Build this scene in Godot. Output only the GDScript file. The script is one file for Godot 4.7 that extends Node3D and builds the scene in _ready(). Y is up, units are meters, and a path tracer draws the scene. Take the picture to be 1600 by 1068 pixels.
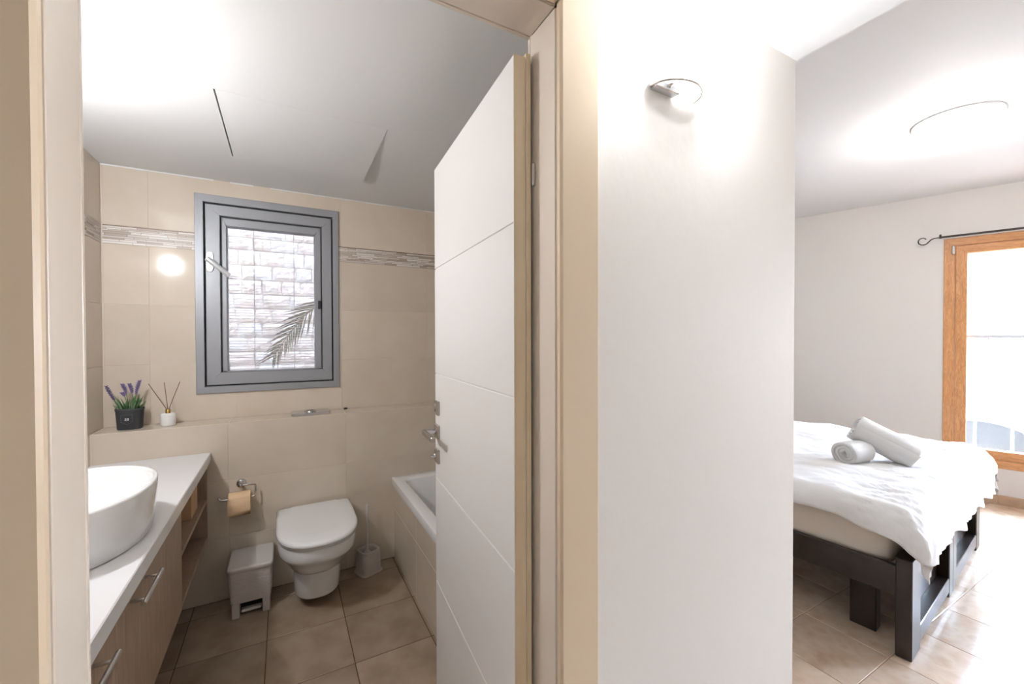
extends Node3D

const H := 1.38
const E_BATH := 1.22      # the wall lamp over the basin
const E_SCONCE := 0.85    # the sconce in the hall
const E_DOME := 0.7      # the ceiling lamp in the bedroom
var rng := RandomNumberGenerator.new()

# ------------------------------------------------------------------ shapes
func mk(flat := true) -> SurfaceTool:
	var st := SurfaceTool.new()
	st.begin(Mesh.PRIMITIVE_TRIANGLES)
	st.set_smooth_group(-1 if flat else 0)
	return st

func tri(st: SurfaceTool, a: Vector3, b: Vector3, c: Vector3) -> void:
	st.add_vertex(a); st.add_vertex(c); st.add_vertex(b)

func quad(st: SurfaceTool, a: Vector3, b: Vector3, c: Vector3, d: Vector3) -> void:
	tri(st, a, b, c); tri(st, a, c, d)

func tri_out(st: SurfaceTool, a: Vector3, b: Vector3, c: Vector3, o: Vector3) -> void:
	if (b - a).cross(c - a).dot((a + b + c) / 3.0 - o) < 0.0:
		tri(st, a, c, b)
	else:
		tri(st, a, b, c)

func quad_out(st: SurfaceTool, a: Vector3, b: Vector3, c: Vector3, d: Vector3, o: Vector3) -> void:
	tri_out(st, a, b, c, o); tri_out(st, a, c, d, o)

# a box with chamfered edges, c its centre, s its size
func box(st: SurfaceTool, c: Vector3, s: Vector3, bv := 0.0, xf := Transform3D.IDENTITY) -> void:
	var h := s / 2.0
	bv = minf(bv, minf(h.x, minf(h.y, h.z)) * 0.9)
	var o := xf * c
	if bv <= 0.0:
		var q := func(x: float, y: float, z: float) -> Vector3: return xf * (c + Vector3(x * h.x, y * h.y, z * h.z))
		for k in [-1.0, 1.0]:
			quad_out(st, q.call(k, -1.0, -1.0), q.call(k, 1.0, -1.0), q.call(k, 1.0, 1.0), q.call(k, -1.0, 1.0), o)
			quad_out(st, q.call(-1.0, k, -1.0), q.call(1.0, k, -1.0), q.call(1.0, k, 1.0), q.call(-1.0, k, 1.0), o)
			quad_out(st, q.call(-1.0, -1.0, k), q.call(1.0, -1.0, k), q.call(1.0, 1.0, k), q.call(-1.0, 1.0, k), o)
		return
	var p := func(ax: int, x: float, y: float, z: float) -> Vector3:
		var i := Vector3(h.x - bv, h.y - bv, h.z - bv)
		i[ax] = h[ax]
		return xf * (c + Vector3(x * i.x, y * i.y, z * i.z))
	for k in [-1.0, 1.0]:
		quad_out(st, p.call(0, k, -1.0, -1.0), p.call(0, k, 1.0, -1.0), p.call(0, k, 1.0, 1.0), p.call(0, k, -1.0, 1.0), o)
		quad_out(st, p.call(1, -1.0, k, -1.0), p.call(1, 1.0, k, -1.0), p.call(1, 1.0, k, 1.0), p.call(1, -1.0, k, 1.0), o)
		quad_out(st, p.call(2, -1.0, -1.0, k), p.call(2, 1.0, -1.0, k), p.call(2, 1.0, 1.0, k), p.call(2, -1.0, 1.0, k), o)
		for m in [-1.0, 1.0]:
			quad_out(st, p.call(0, k, m, -1.0), p.call(0, k, m, 1.0), p.call(1, k, m, 1.0), p.call(1, k, m, -1.0), o)
			quad_out(st, p.call(0, k, -1.0, m), p.call(0, k, 1.0, m), p.call(2, k, 1.0, m), p.call(2, k, -1.0, m), o)
			quad_out(st, p.call(1, -1.0, k, m), p.call(1, 1.0, k, m), p.call(2, 1.0, k, m), p.call(2, -1.0, k, m), o)
			for n in [-1.0, 1.0]:
				tri_out(st, p.call(0, k, m, n), p.call(1, k, m, n), p.call(2, k, m, n), o)

func span(st: SurfaceTool, a: Vector3, b: Vector3, bv := 0.0, xf := Transform3D.IDENTITY) -> void:
	box(st, (a + b) / 2.0, (b - a).abs(), bv, xf)

# rings of points, each the same length; smooth sides, flat caps. Rings run anticlockwise seen from the end
func loft(st: SurfaceTool, rings: Array, cap0 := true, cap1 := true, closed := true, flip := false) -> void:
	st.set_smooth_group(1)
	var n: int = rings[0].size()
	for i in rings.size() - 1:
		var r: PackedVector3Array = rings[i]
		var t: PackedVector3Array = rings[i + 1]
		for k in (n if closed else n - 1):
			var l := (k + 1) % n
			if flip:
				quad(st, r[k], t[k], t[l], r[l])
			else:
				quad(st, r[k], r[l], t[l], t[k])
	st.set_smooth_group(-1)
	if cap0: fan(st, rings[0], not flip)
	if cap1: fan(st, rings[rings.size() - 1], flip)

func fan(st: SurfaceTool, r: PackedVector3Array, back: bool) -> void:
	var c := Vector3.ZERO
	for v in r: c += v
	c /= r.size()
	for k in r.size():
		var l := (k + 1) % r.size()
		if back: tri(st, c, r[l], r[k])
		else: tri(st, c, r[k], r[l])

# turned shape about +y; prof = (radius, height) from bottom to top on the outside
func lathe(st: SurfaceTool, prof: Array, n := 32, xf := Transform3D.IDENTITY, sx := 1.0, sz := 1.0) -> void:
	var rings := []
	for p in prof:
		var r := PackedVector3Array()
		for k in n:
			var a := -TAU * k / n
			r.append(xf * Vector3(cos(a) * p.x * sx, p.y, sin(a) * p.x * sz))
		rings.append(r)
	loft(st, rings, prof[0].x > 0.0001, prof[prof.size() - 1].x > 0.0001)

func tube(st: SurfaceTool, pts: Array, r: float, n := 10, r1 := -1.0) -> void:
	var rings := []
	var up := Vector3.UP
	var d0: Vector3 = (pts[1] - pts[0]).normalized()
	if absf(d0.dot(up)) > 0.95: up = Vector3.RIGHT
	var side := d0.cross(up).normalized()
	for i in pts.size():
		var d: Vector3
		if i == 0: d = pts[1] - pts[0]
		elif i == pts.size() - 1: d = pts[i] - pts[i - 1]
		else: d = (pts[i + 1] - pts[i]).normalized() + (pts[i] - pts[i - 1]).normalized()
		d = d.normalized()
		side = (side - d * side.dot(d)).normalized()
		var v := side.cross(d)
		var rr := r if r1 < 0.0 else lerpf(r, r1, float(i) / (pts.size() - 1))
		var ring := PackedVector3Array()
		for k in n:
			var a := TAU * k / n
			ring.append(pts[i] + (side * cos(a) - v * sin(a)) * rr)
		rings.append(ring)
	loft(st, rings, true, true, true, true)

# flat polygon (x, y) pushed out along z from z0 to z1
func prism(st: SurfaceTool, poly: PackedVector2Array, z0: float, z1: float, xf := Transform3D.IDENTITY) -> void:
	if Geometry2D.is_polygon_clockwise(poly): poly.reverse()
	st.set_smooth_group(-1)
	var idx := Geometry2D.triangulate_polygon(poly)
	for i in range(0, idx.size(), 3):
		var a := poly[idx[i]]; var b := poly[idx[i + 1]]; var c := poly[idx[i + 2]]
		if (b - a).cross(c - a) < 0.0:
			var s := b; b = c; c = s
		tri(st, xf * Vector3(a.x, a.y, z1), xf * Vector3(b.x, b.y, z1), xf * Vector3(c.x, c.y, z1))
		tri(st, xf * Vector3(a.x, a.y, z0), xf * Vector3(c.x, c.y, z0), xf * Vector3(b.x, b.y, z0))
	for i in poly.size():
		var a := poly[i]; var b := poly[(i + 1) % poly.size()]
		quad(st, xf * Vector3(a.x, a.y, z0), xf * Vector3(b.x, b.y, z0), xf * Vector3(b.x, b.y, z1), xf * Vector3(a.x, a.y, z1))

func sup(w: float, d: float, e: float, n: int, y: float, c := Vector3.ZERO) -> PackedVector3Array:   # superellipse ring at height y
	var r := PackedVector3Array()
	for k in n:
		var a := -TAU * k / n
		r.append(c + Vector3(signf(cos(a)) * pow(absf(cos(a)), 2.0 / e) * w, y, signf(sin(a)) * pow(absf(sin(a)), 2.0 / e) * d))
	return r

# ------------------------------------------------------------------ nodes
func obj(called: String, st: SurfaceTool, m: Material, parent: Node = self) -> MeshInstance3D:
	st.generate_normals()
	return inst(called, st.commit(), m, parent)

func inst(called: String, mesh: Mesh, m: Material, parent: Node = self) -> MeshInstance3D:
	var o := MeshInstance3D.new()
	o.mesh = mesh
	o.material_override = m
	return put(called, o, parent)

var taken := {}
func put(called: String, o: Node3D, parent: Node = self) -> Node3D:
	var key := str(parent.get_instance_id()) + called
	var n: int = taken.get(key, 0)
	taken[key] = n + 1
	o.name = called if n == 0 else "%s_%03d" % [called, n]
	parent.add_child(o, true)
	return o

func tag(o: Node, label: String, category := "", group := "", kind := "") -> Node:
	o.set_meta("label", label)
	if category: o.set_meta("category", category)
	if group: o.set_meta("group", group)
	if kind: o.set_meta("kind", kind)
	return o

func thing(called: String, label: String, category: String, at := Vector3.ZERO, turn := 0.0, group := "", kind := "") -> Node3D:
	var o := Node3D.new()
	o.position = at
	o.rotation.y = turn
	put(called, o)
	tag(o, label, category, group, kind)
	return o

# ------------------------------------------------------------------ materials
func mat(c: Color, rough := 0.6, metal := 0.0) -> StandardMaterial3D:
	var m := StandardMaterial3D.new()
	m.albedo_color = c
	m.roughness = rough
	m.metallic = metal
	return m

func rgb(r: int, g: int, b: int) -> Color: return Color8(r, g, b)

func noise_tex(freq: float, oct: int, colors: Array, size := 512, kind := FastNoiseLite.TYPE_SIMPLEX_SMOOTH, sd := 1, stops := []) -> NoiseTexture2D:
	var t := NoiseTexture2D.new()
	var n := FastNoiseLite.new()
	n.noise_type = kind
	n.frequency = freq
	n.fractal_octaves = oct
	n.seed = sd
	t.noise = n
	t.width = size; t.height = size
	t.seamless = true
	if colors.size():
		var g := Gradient.new()
		var off := PackedFloat32Array()
		for i in colors.size(): off.append(stops[i] if stops.size() else float(i) / (colors.size() - 1))
		g.offsets = off
		g.colors = PackedColorArray(colors)
		t.color_ramp = g
	return t

func tri_map(m: StandardMaterial3D, tex: Texture2D, scale: Vector3, off := Vector3.ZERO, world := true) -> StandardMaterial3D:
	m.albedo_texture = tex
	m.albedo_color = Color.WHITE
	m.uv1_triplanar = true
	m.uv1_world_triplanar = world
	m.uv1_scale = scale
	m.uv1_offset = off
	return m

func bump(m: StandardMaterial3D, tex: Texture2D, scale: Vector3, cm: float, world := true) -> StandardMaterial3D:
	m.heightmap_enabled = true
	m.heightmap_texture = tex
	m.heightmap_scale = cm
	m.heightmap_deep_parallax = false
	m.uv1_triplanar = true
	m.uv1_world_triplanar = world
	m.uv1_scale = scale
	return m

var M := {}
func materials() -> void:
	M.plaster = bump(mat(rgb(235, 230, 223), 0.6), noise_tex(0.02, 4, [], 512, FastNoiseLite.TYPE_SIMPLEX_SMOOTH, 4), Vector3(1.2, 1.2, 1.2), 0.06)
	M.bedwall = mat(rgb(236, 231, 226), 0.8)
	M.ceiling = mat(rgb(230, 230, 230), 0.75)
	M.cream = mat(rgb(222, 201, 174), 0.32)
	M.jamb = mat(rgb(222, 210, 196), 0.3)
	M.doorwhite = mat(rgb(233, 230, 227), 0.35)
	M.edge = tri_map(mat(Color.WHITE, 0.5), noise_tex(0.012, 3, [rgb(232, 210, 176), rgb(240, 222, 192)], 256, FastNoiseLite.TYPE_SIMPLEX_SMOOTH, 8), Vector3(8, 0.5, 8))
	M.chrome = mat(rgb(205, 205, 208), 0.14, 1.0)
	M.nickel = mat(rgb(178, 170, 162), 0.32, 1.0)
	M.steel = mat(rgb(196, 192, 186), 0.3, 1.0)
	M.dark = mat(rgb(28, 27, 27), 0.5)
	M.white = mat(rgb(240, 240, 240), 0.12)
	M.white.clearcoat_enabled = true
	M.white.clearcoat = 0.6
	M.white.clearcoat_roughness = 0.05
	M.counter = mat(rgb(236, 235, 236), 0.22)
	var wt := noise_tex(0.006, 4, [rgb(214, 200, 182), rgb(220, 207, 191)], 512, FastNoiseLite.TYPE_SIMPLEX_SMOOTH, 3)
	M.walltile = []
	for k in 3:
		var m := tri_map(mat(Color.WHITE, 0.09), wt, Vector3(1.1, 1.1, 1.1), Vector3(0.31 * k, 0.17 * k, 0.23 * k))
		m.albedo_color = Color(1, 1, 1).darkened(0.012 * k)
		M.walltile.append(m)
	M.grout = mat(rgb(212, 200, 184), 0.9)
	M.mosaic = mat(Color.WHITE, 0.35)
	M.mosaic.vertex_color_use_as_albedo = true
	var ft := noise_tex(0.006, 5, [rgb(146, 126, 106), rgb(164, 144, 123), rgb(174, 156, 136)], 512, FastNoiseLite.TYPE_SIMPLEX_SMOOTH, 11)
	M.bathtile = []
	for k in 3:
		M.bathtile.append(tri_map(mat(Color.WHITE, 0.38), ft, Vector3(1.7, 1.7, 1.7), Vector3(0.37 * k, 0.5 * k, 0.21 * k)))
		M.bathtile[k].albedo_color = Color(1, 1, 1).darkened(0.03 * k)
	M.bathgrout = mat(rgb(96, 78, 60), 0.9)
	var bt := noise_tex(0.008, 5, [rgb(198, 166, 141), rgb(214, 188, 164), rgb(224, 203, 181), rgb(207, 177, 152)], 512, FastNoiseLite.TYPE_SIMPLEX_SMOOTH, 21)
	M.bedtile = []
	for k in 3:
		M.bedtile.append(tri_map(mat(Color.WHITE, 0.16), bt, Vector3(1.3, 1.3, 1.3), Vector3(0.37 * k, 0.5 * k, 0.21 * k)))
		M.bedtile[k].albedo_color = Color(1, 1, 1).darkened(0.025 * k)
	M.bedgrout = mat(rgb(150, 122, 100), 0.9)
	M.skirt = tri_map(mat(Color.WHITE, 0.3), bt, Vector3(1.3, 1.3, 1.3), Vector3(0.1, 0.6, 0.2))
	M.skirt.albedo_color = rgb(226, 214, 202)
	M.alu = mat(rgb(158, 160, 165), 0.42, 0.35)
	M.alulight = mat(rgb(222, 223, 226), 0.3, 0.25)
	M.gasket = mat(rgb(50, 50, 52), 0.7)
	M.glass = mat(Color(1, 1, 1, 0.04), 0.02)
	M.glass.transparency = BaseMaterial3D.TRANSPARENCY_ALPHA
	M.slat = mat(rgb(150, 143, 140), 0.5)
	var vt := noise_tex(0.01, 5, [rgb(140, 117, 99), rgb(168, 146, 127), rgb(156, 133, 114), rgb(178, 157, 138)], 512, FastNoiseLite.TYPE_SIMPLEX_SMOOTH, 31)
	M.vanity = tri_map(mat(Color.WHITE, 0.5), vt, Vector3(5, 0.45, 5))
	var oak_stops := [0.0, 0.3, 0.42, 0.5, 0.62, 0.75, 1.0]
	var oak_cols := [rgb(168, 112, 66), rgb(202, 146, 96), rgb(180, 122, 74), rgb(206, 152, 102), rgb(188, 130, 80), rgb(210, 156, 106), rgb(176, 118, 70)]
	var ot := noise_tex(0.01, 3, oak_cols, 512, FastNoiseLite.TYPE_SIMPLEX_SMOOTH, 41, oak_stops)
	M.oak_up = tri_map(mat(Color.WHITE, 0.4), ot, Vector3(4.5, 0.55, 4.5), Vector3.ZERO, false)
	M.oak_along = tri_map(mat(Color.WHITE, 0.4), ot, Vector3(0.55, 4.5, 4.5), Vector3(0.3, 0.2, 0.1), false)
	M.iron = mat(rgb(58, 50, 46), 0.5, 0.4)
	M.bed = tri_map(mat(Color.WHITE, 0.28), noise_tex(0.015, 3, [rgb(34, 26, 22), rgb(46, 36, 31)], 256, FastNoiseLite.TYPE_SIMPLEX_SMOOTH, 51), Vector3(3, 3, 3), Vector3.ZERO, false)
	M.bed.clearcoat_enabled = true
	M.bed.clearcoat = 0.3
	M.bed.metallic_specular = 0.35
	M.bed.clearcoat_roughness = 0.12
	var cloth := noise_tex(0.5, 2, [], 256, FastNoiseLite.TYPE_SIMPLEX, 61)
	M.duvet = mat(rgb(240, 239, 238), 0.9)
	M.mattress = mat(rgb(228, 216, 202), 0.9)
	M.towel = bump(mat(rgb(238, 238, 238), 1.0), cloth, Vector3(9, 9, 9), 0.25)
	M.paper = bump(mat(rgb(233, 200, 160), 0.95), cloth, Vector3(14, 14, 14), 0.05)
	M.card = mat(rgb(196, 158, 122), 0.9)
	M.wicker = mat(rgb(206, 196, 190), 0.42)
	M.plastic = mat(rgb(214, 206, 201), 0.3)
	M.pot = bump(mat(rgb(62, 63, 66), 0.75), cloth, Vector3(20, 20, 20), 0.05)
	M.print = mat(rgb(222, 222, 222), 0.7)
	M.relief = mat(rgb(92, 93, 97), 0.7)
	M.leaf = mat(rgb(84, 124, 74), 0.6)
	M.leaf.backlight_enabled = true
	M.leaf.backlight = rgb(40, 60, 30)
	M.leafpale = mat(rgb(128, 152, 118), 0.6)
	M.petal = mat(rgb(150, 132, 176), 0.8)
	M.petaldark = mat(rgb(122, 104, 146), 0.8)
	M.soil = mat(rgb(44, 34, 27), 1.0)
	M.ceramic = mat(rgb(238, 236, 234), 0.35)
	M.brass = mat(rgb(206, 172, 104), 0.3, 1.0)
	M.reed = mat(rgb(124, 90, 64), 0.8)
	M.glow = mat(rgb(255, 255, 255), 0.5)
	M.glow.emission_enabled = true
	M.glow.emission = rgb(255, 252, 246)
	M.glow.emission_energy_multiplier = 6.0
	M.dome = mat(rgb(255, 255, 255), 0.4)
	M.dome.emission_enabled = true
	M.dome.emission = rgb(255, 253, 250)
	M.dome.emission_energy_multiplier = 1.6
	M.frost = mat(rgb(245, 245, 245), 0.5)
	M.frost.backlight_enabled = true
	M.frost.backlight = rgb(200, 200, 200)
	M.shade = mat(Color(1, 1, 1, 0.12), 0.1)
	M.shade.transparency = BaseMaterial3D.TRANSPARENCY_ALPHA
	var stt := noise_tex(0.02, 5, [rgb(164, 151, 143), rgb(180, 169, 161), rgb(188, 178, 171)], 512, FastNoiseLite.TYPE_SIMPLEX_SMOOTH, 71)
	M.stone = []
	for k in 3:
		M.stone.append(tri_map(mat(Color.WHITE, 0.9), stt, Vector3(1.5, 1.5, 1.5), Vector3(0.3 * k, 0.1, 0.2 * k)))
		M.stone[k].albedo_color = [Color(1, 1, 1), Color(0.97, 0.94, 0.92), Color(0.93, 0.9, 0.87)][k]
	M.mortar = mat(rgb(182, 171, 163), 1.0)
	M.palm = mat(rgb(74, 78, 54), 0.7)
	M.palmdry = mat(rgb(104, 86, 66), 0.8)
	M.facade = mat(rgb(232, 230, 227), 0.9)
	M.facade_far = mat(rgb(138, 136, 134), 0.9)
	M.archway = mat(rgb(122, 121, 120), 0.9)
	M.ground = mat(rgb(205, 200, 192), 1.0)
	M.farglass = mat(rgb(120, 124, 128), 0.2)
	M.screen = mat(Color(1, 1, 1, 0.28), 0.6)
	M.screen.transparency = BaseMaterial3D.TRANSPARENCY_ALPHA

# ------------------------------------------------------------------ lights
func bulb_light(at: Vector3, energy: float, size: float, c: Color, parent: Node) -> void:
	var l := OmniLight3D.new()
	l.position = at
	l.light_energy = energy
	l.light_size = size
	l.light_color = c
	l.omni_range = 12.0
	l.omni_attenuation = 2.0
	l.shadow_enabled = true
	put("lamp_light", l, parent)

func _ready() -> void:
	rng.seed = 7
	# camera
	var yaw := deg_to_rad(28.757)
	var pitch := deg_to_rad(0.68)
	var roll := deg_to_rad(-0.142)
	var f := Vector3(sin(yaw) * cos(pitch), -sin(pitch), -cos(yaw) * cos(pitch))
	var r := Vector3(cos(yaw), 0, sin(yaw))
	var u := r.cross(f)
	var cam := Camera3D.new()
	cam.transform = Transform3D(Basis(r * cos(roll) + u * sin(roll), u * cos(roll) - r * sin(roll), -f), Vector3(0, H, 0))
	cam.fov = rad_to_deg(2.0 * atan(534.0 / 650.3))
	cam.near = 0.02
	cam.current = true
	put("camera", cam)
	# sky, sun and exposure
	var env := Environment.new()
	var sky := Sky.new()
	var sm := ProceduralSkyMaterial.new()
	sm.sky_top_color = rgb(176, 200, 232)
	sm.sky_horizon_color = rgb(236, 240, 246)
	sm.ground_bottom_color = rgb(92, 90, 86)
	sm.ground_horizon_color = rgb(104, 103, 101)
	sm.sun_angle_max = 2.0
	sky.sky_material = sm
	env.background_mode = Environment.BG_SKY
	env.sky = sky
	env.background_energy_multiplier = 122.0
	env.ambient_light_source = Environment.AMBIENT_SOURCE_SKY
	env.tonemap_mode = Environment.TONE_MAPPER_LINEAR
	env.tonemap_exposure = 1.0
	env.sdfgi_enabled = true
	env.ssao_enabled = true
	env.ssil_enabled = true
	var we := WorldEnvironment.new()
	we.environment = env
	we.name = "world_environment"
	add_child(we)
	var sun := DirectionalLight3D.new()
	sun.light_energy = 0.5
	sun.light_color = rgb(255, 248, 236)
	sun.light_angular_distance = 0.6
	sun.shadow_enabled = true
	sun.look_at_from_position(Vector3.ZERO, Vector3(0.8, -0.95, 0.5))
	put("sun", sun)
	materials()
	build_shell()
	build_bathroom()
	build_door()
	build_hall()
	build_bedroom()
	build_outside()


# ------------------------------------------------------------------ the setting
const WX := -0.795      # bathroom left wall
const ROWS := [[0.93, 1.24], [1.24, 1.55], [1.55, 1.855], [1.95, 2.25]]

func struct(called: String, st: SurfaceTool, m: Material, label: String, category: String) -> MeshInstance3D:
	var o := obj(called, st, m)
	tag(o, label, category, "", "structure")
	return o

# a tile in the plane of xf, its face at z = 0; cut round a hole (Rect2) where one is given
func wall_tile(parent: Node, x0: float, x1: float, y0: float, y1: float, xf: Transform3D, hole := Rect2()) -> void:
	var g := 0.001
	var a := Rect2(x0 + g, y0 + g, x1 - x0 - 2.0 * g, y1 - y0 - 2.0 * g)
	if a.size.x < 0.012 or a.size.y < 0.012: return
	var st := mk()
	var z0 := -0.006
	if hole.size.x > 0.0 and a.intersects(hole):
		var c := a.intersection(hole)
		var any := false
		for q in [Rect2(a.position.x, a.position.y, a.size.x, c.position.y - a.position.y), Rect2(a.position.x, c.end.y, a.size.x, a.end.y - c.end.y),
				Rect2(a.position.x, c.position.y, c.position.x - a.position.x, c.size.y), Rect2(c.end.x, c.position.y, a.end.x - c.end.x, c.size.y)]:
			if q.size.x > 0.004 and q.size.y > 0.004:
				span(st, Vector3(q.position.x, q.position.y, z0), Vector3(q.end.x, q.end.y, 0.0), 0.0, xf)
				any = true
		if not any: return
	else:
		span(st, Vector3(a.position.x, a.position.y, z0), Vector3(a.end.x, a.end.y, 0.0), 0.0012, xf)
	obj("tile", st, M.walltile[rng.randi() % 3], parent)

func mosaic(parent: Node, x0: float, x1: float, xf: Transform3D, hole := Rect2()) -> void:
	var st := mk()
	var y := 1.8565
	var cols := [rgb(214, 205, 196), rgb(196, 183, 171), rgb(226, 219, 212), rgb(180, 164, 150), rgb(205, 194, 186), rgb(218, 210, 203)]
	st.set_color(rgb(120, 100, 86).srgb_to_linear())
	for q in ([[x0, x1]] if hole.size.x <= 0.0 else [[x0, hole.position.x], [hole.end.x, x1]]):
		span(st, Vector3(q[0], 1.8555, -0.0015), Vector3(q[1], 1.9495, -0.0006), 0.0, xf)
	while y < 1.944:
		var h: float = [0.006, 0.0085, 0.0105][rng.randi() % 3]
		h = minf(h, 1.949 - y)
		var x := x0 - rng.randf() * 0.05
		while x < x1:
			var l := rng.randf_range(0.04, 0.15)
			var a := maxf(x, x0)
			var b := minf(x + l, x1)
			x += l + 0.0015
			if b - a < 0.004: continue
			var parts := [[a, b]]
			if hole.size.x > 0.0 and b > hole.position.x and a < hole.end.x:
				parts = [[a, minf(b, hole.position.x)], [maxf(a, hole.end.x), b]]
			var c: Color = cols[rng.randi() % cols.size()]
			st.set_color(c.srgb_to_linear())
			for q in parts:
				if q[1] - q[0] > 0.004:
					span(st, Vector3(q[0], y, -0.006), Vector3(q[1], y + h, rng.randf_range(0.0002, 0.0015)), 0.0, xf)
		y += h + 0.0016
	var o := obj("mosaic_strip", st, M.mosaic, parent)
	o.set_meta("kind", "stuff")
	o.set_meta("label", "band of thin brown and white stone slivers")

func floor_tile_mesh(w: float, d: float) -> ArrayMesh:
	var st := mk()
	box(st, Vector3(0, -0.006, 0), Vector3(w, 0.012, d), 0.0018)
	st.generate_normals()
	return st.commit()

var W0 := Transform3D()

func build_shell() -> void:
	var th := deg_to_rad(18.0)
	W0 = Transform3D(Basis(Vector3(sin(th), 0, cos(th)), Vector3.UP, Vector3(-cos(th), 0, sin(th))), Vector3(5.106, 0, -1.109))
	# bathroom floor
	var st := mk()
	span(st, Vector3(WX - 0.1, -0.2, -3.0), Vector3(1.36, -0.002, -0.79))
	var fl := struct("floor", st, M.bathgrout, "matt brown square tiled bathroom floor with dark joints", "floor")
	var xs := [WX]
	var x := -0.411
	while x < 1.3:
		xs.append(x); x += 0.3335
	xs.append(1.3)
	xs.insert(1, -0.7445)
	var zs := [-2.64, -2.523]
	var z := -2.523 + 0.334
	while z < -0.86:
		zs.append(z); z += 0.334
	zs.append(-0.79)
	for i in xs.size() - 1:
		for k in zs.size() - 1:
			var w: float = xs[i + 1] - xs[i] - 0.004
			var d: float = zs[k + 1] - zs[k] - 0.004
			if w < 0.01 or d < 0.01: continue
			var t := inst("floor_tile", floor_tile_mesh(w, d), M.bathtile[rng.randi() % 3], fl)
			t.position = Vector3((xs[i] + xs[i + 1]) / 2.0, 0, (zs[k] + zs[k + 1]) / 2.0)
	# hall and bedroom floor
	st = mk()
	span(st, Vector3(-1.2, -0.2, -0.79), Vector3(1.36, -0.002, 1.7))
	span(st, Vector3(1.36, -0.2, -3.2), Vector3(6.4, -0.002, 1.7))
	var f2 := struct("floor", st, M.bedgrout, "glossy beige marbled tile floor of hall and bedroom", "floor")
	var tm := floor_tile_mesh(0.331, 0.331)
	for i in range(-9, 13):
		for k in range(-7, 8):
			var c := Vector3(1.937 + 0.1665 + 0.333 * i, 0, -0.775 + 0.1665 + 0.333 * k)
			if c.x < -1.2 or c.z > 1.75: continue
			if c.x < 1.36 and c.z < -0.75: continue
			if (W0.affine_inverse() * c).z < -0.3: continue
			var t := inst("floor_tile", tm, M.bedtile[rng.randi() % 3], f2)
			t.position = c
			t.rotation.y = 0.0
	# bathroom walls
	var win := Rect2(-0.402, 1.09, 0.69, 1.058)
	var back := Transform3D(Basis.IDENTITY, Vector3(0, 0, -2.81))
	st = mk()
	span(st, Vector3(WX - 0.12, -0.2, -3.05), Vector3(win.position.x, 2.4, -2.8115))
	span(st, Vector3(win.end.x, -0.2, -3.05), Vector3(1.42, 2.75, -2.8115))
	span(st, Vector3(win.position.x, -0.2, -3.05), Vector3(win.end.x, win.position.y, -2.8115))
	span(st, Vector3(win.position.x, win.end.y, -3.05), Vector3(win.end.x, 2.4, -2.8115))
	var wb := struct("wall_back", st, M.grout, "cream glossy tiled bathroom back wall around grey window", "wall")
	var joints := [WX + 0.006, -0.61, -0.235, 0.32, 0.87, 1.295]
	for row in ROWS:
		for i in joints.size() - 1:
			wall_tile(wb, joints[i], joints[i + 1], row[0], row[1], back, win)
	mosaic(wb, WX + 0.006, 1.295, back, win)
	# the boxed-in lower wall with its ledge
	st = mk()
	span(st, Vector3(WX, 0, -2.8115), Vector3(1.3, 0.9285, -2.6415))
	var low := struct("wall_ledge", st, M.grout, "cream tiled half height wall with ledge behind the toilet", "wall")
	var lowx := [WX + 0.006, -0.26, 0.32, 0.9, 1.295]
	var lowf := Transform3D(Basis.IDENTITY, Vector3(0, 0, -2.64))
	for row in [[0.0, 0.33], [0.33, 0.63], [0.63, 0.9275]]:
		for i in lowx.size() - 1:
			wall_tile(low, lowx[i], lowx[i + 1], row[0], row[1], lowf)
	var topf := Transform3D(Basis(Vector3.RIGHT, Vector3.FORWARD, Vector3.UP), Vector3(0, 0.93, -2.639))
	for i in lowx.size() - 1:
		wall_tile(low, lowx[i], lowx[i + 1], 0.0, 0.1695, topf)
	# side walls
	for side in 2:
		var xf := Transform3D(Basis(Vector3(0, 0, -1), Vector3.UP, Vector3(1, 0, 0)), Vector3(WX, 0, -0.84)) if side == 0 else Transform3D(Basis(Vector3(0, 0, 1), Vector3.UP, Vector3(-1, 0, 0)), Vector3(1.3, 0, -2.81))
		st = mk()
		var ws: MeshInstance3D
		if side == 0:
			span(st, Vector3(WX - 0.12, -0.2, -2.8115), Vector3(WX - 0.0015, 2.4, -0.84))
			ws = struct("wall_left", st, M.grout, "cream tiled bathroom side wall left of the ledge", "wall")
		else:
			span(st, Vector3(1.3015, -0.2, -2.8115), Vector3(1.42, 2.75, -0.84))
			ws = struct("wall_right", st, M.plaster, "wall between bathtub and bedroom, tiled on the bath side", "wall")
		var zj := [0.0, 0.4, 0.98, 1.56, 1.964]
		for row in [[0.0, 0.33], [0.33, 0.63], [0.63, 0.93]] + ROWS:
			for i in 4:
				wall_tile(ws, zj[i], zj[i + 1], row[0], row[1], xf)
		mosaic(ws, 0.0, 1.964, xf)
	st = mk()
	var cx := WX
	while cx < 1.29:
		var cl := rng.randf_range(0.02, 0.16)
		if rng.randf() < 0.8: box(st, Vector3(minf(cx + cl / 2.0, 1.28), 2.2478, -2.809), Vector3(cl, rng.randf_range(0.004, 0.008), 0.004), 0.001)
		cx += cl
	obj("caulk_bead", st, M.ceiling, wb).set_meta("label", "uneven white filler line under the ceiling")
	# ceiling over the bathroom, open where the hatch hangs
	st = mk()
	span(st, Vector3(WX - 0.12, 2.25, -2.82), Vector3(-0.21, 2.4, -0.84))
	span(st, Vector3(0.39, 2.25, -2.82), Vector3(1.31, 2.4, -0.84))
	span(st, Vector3(-0.21, 2.25, -2.82), Vector3(0.39, 2.4, -2.405))
	span(st, Vector3(-0.21, 2.25, -1.785), Vector3(0.39, 2.4, -0.84))
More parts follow.
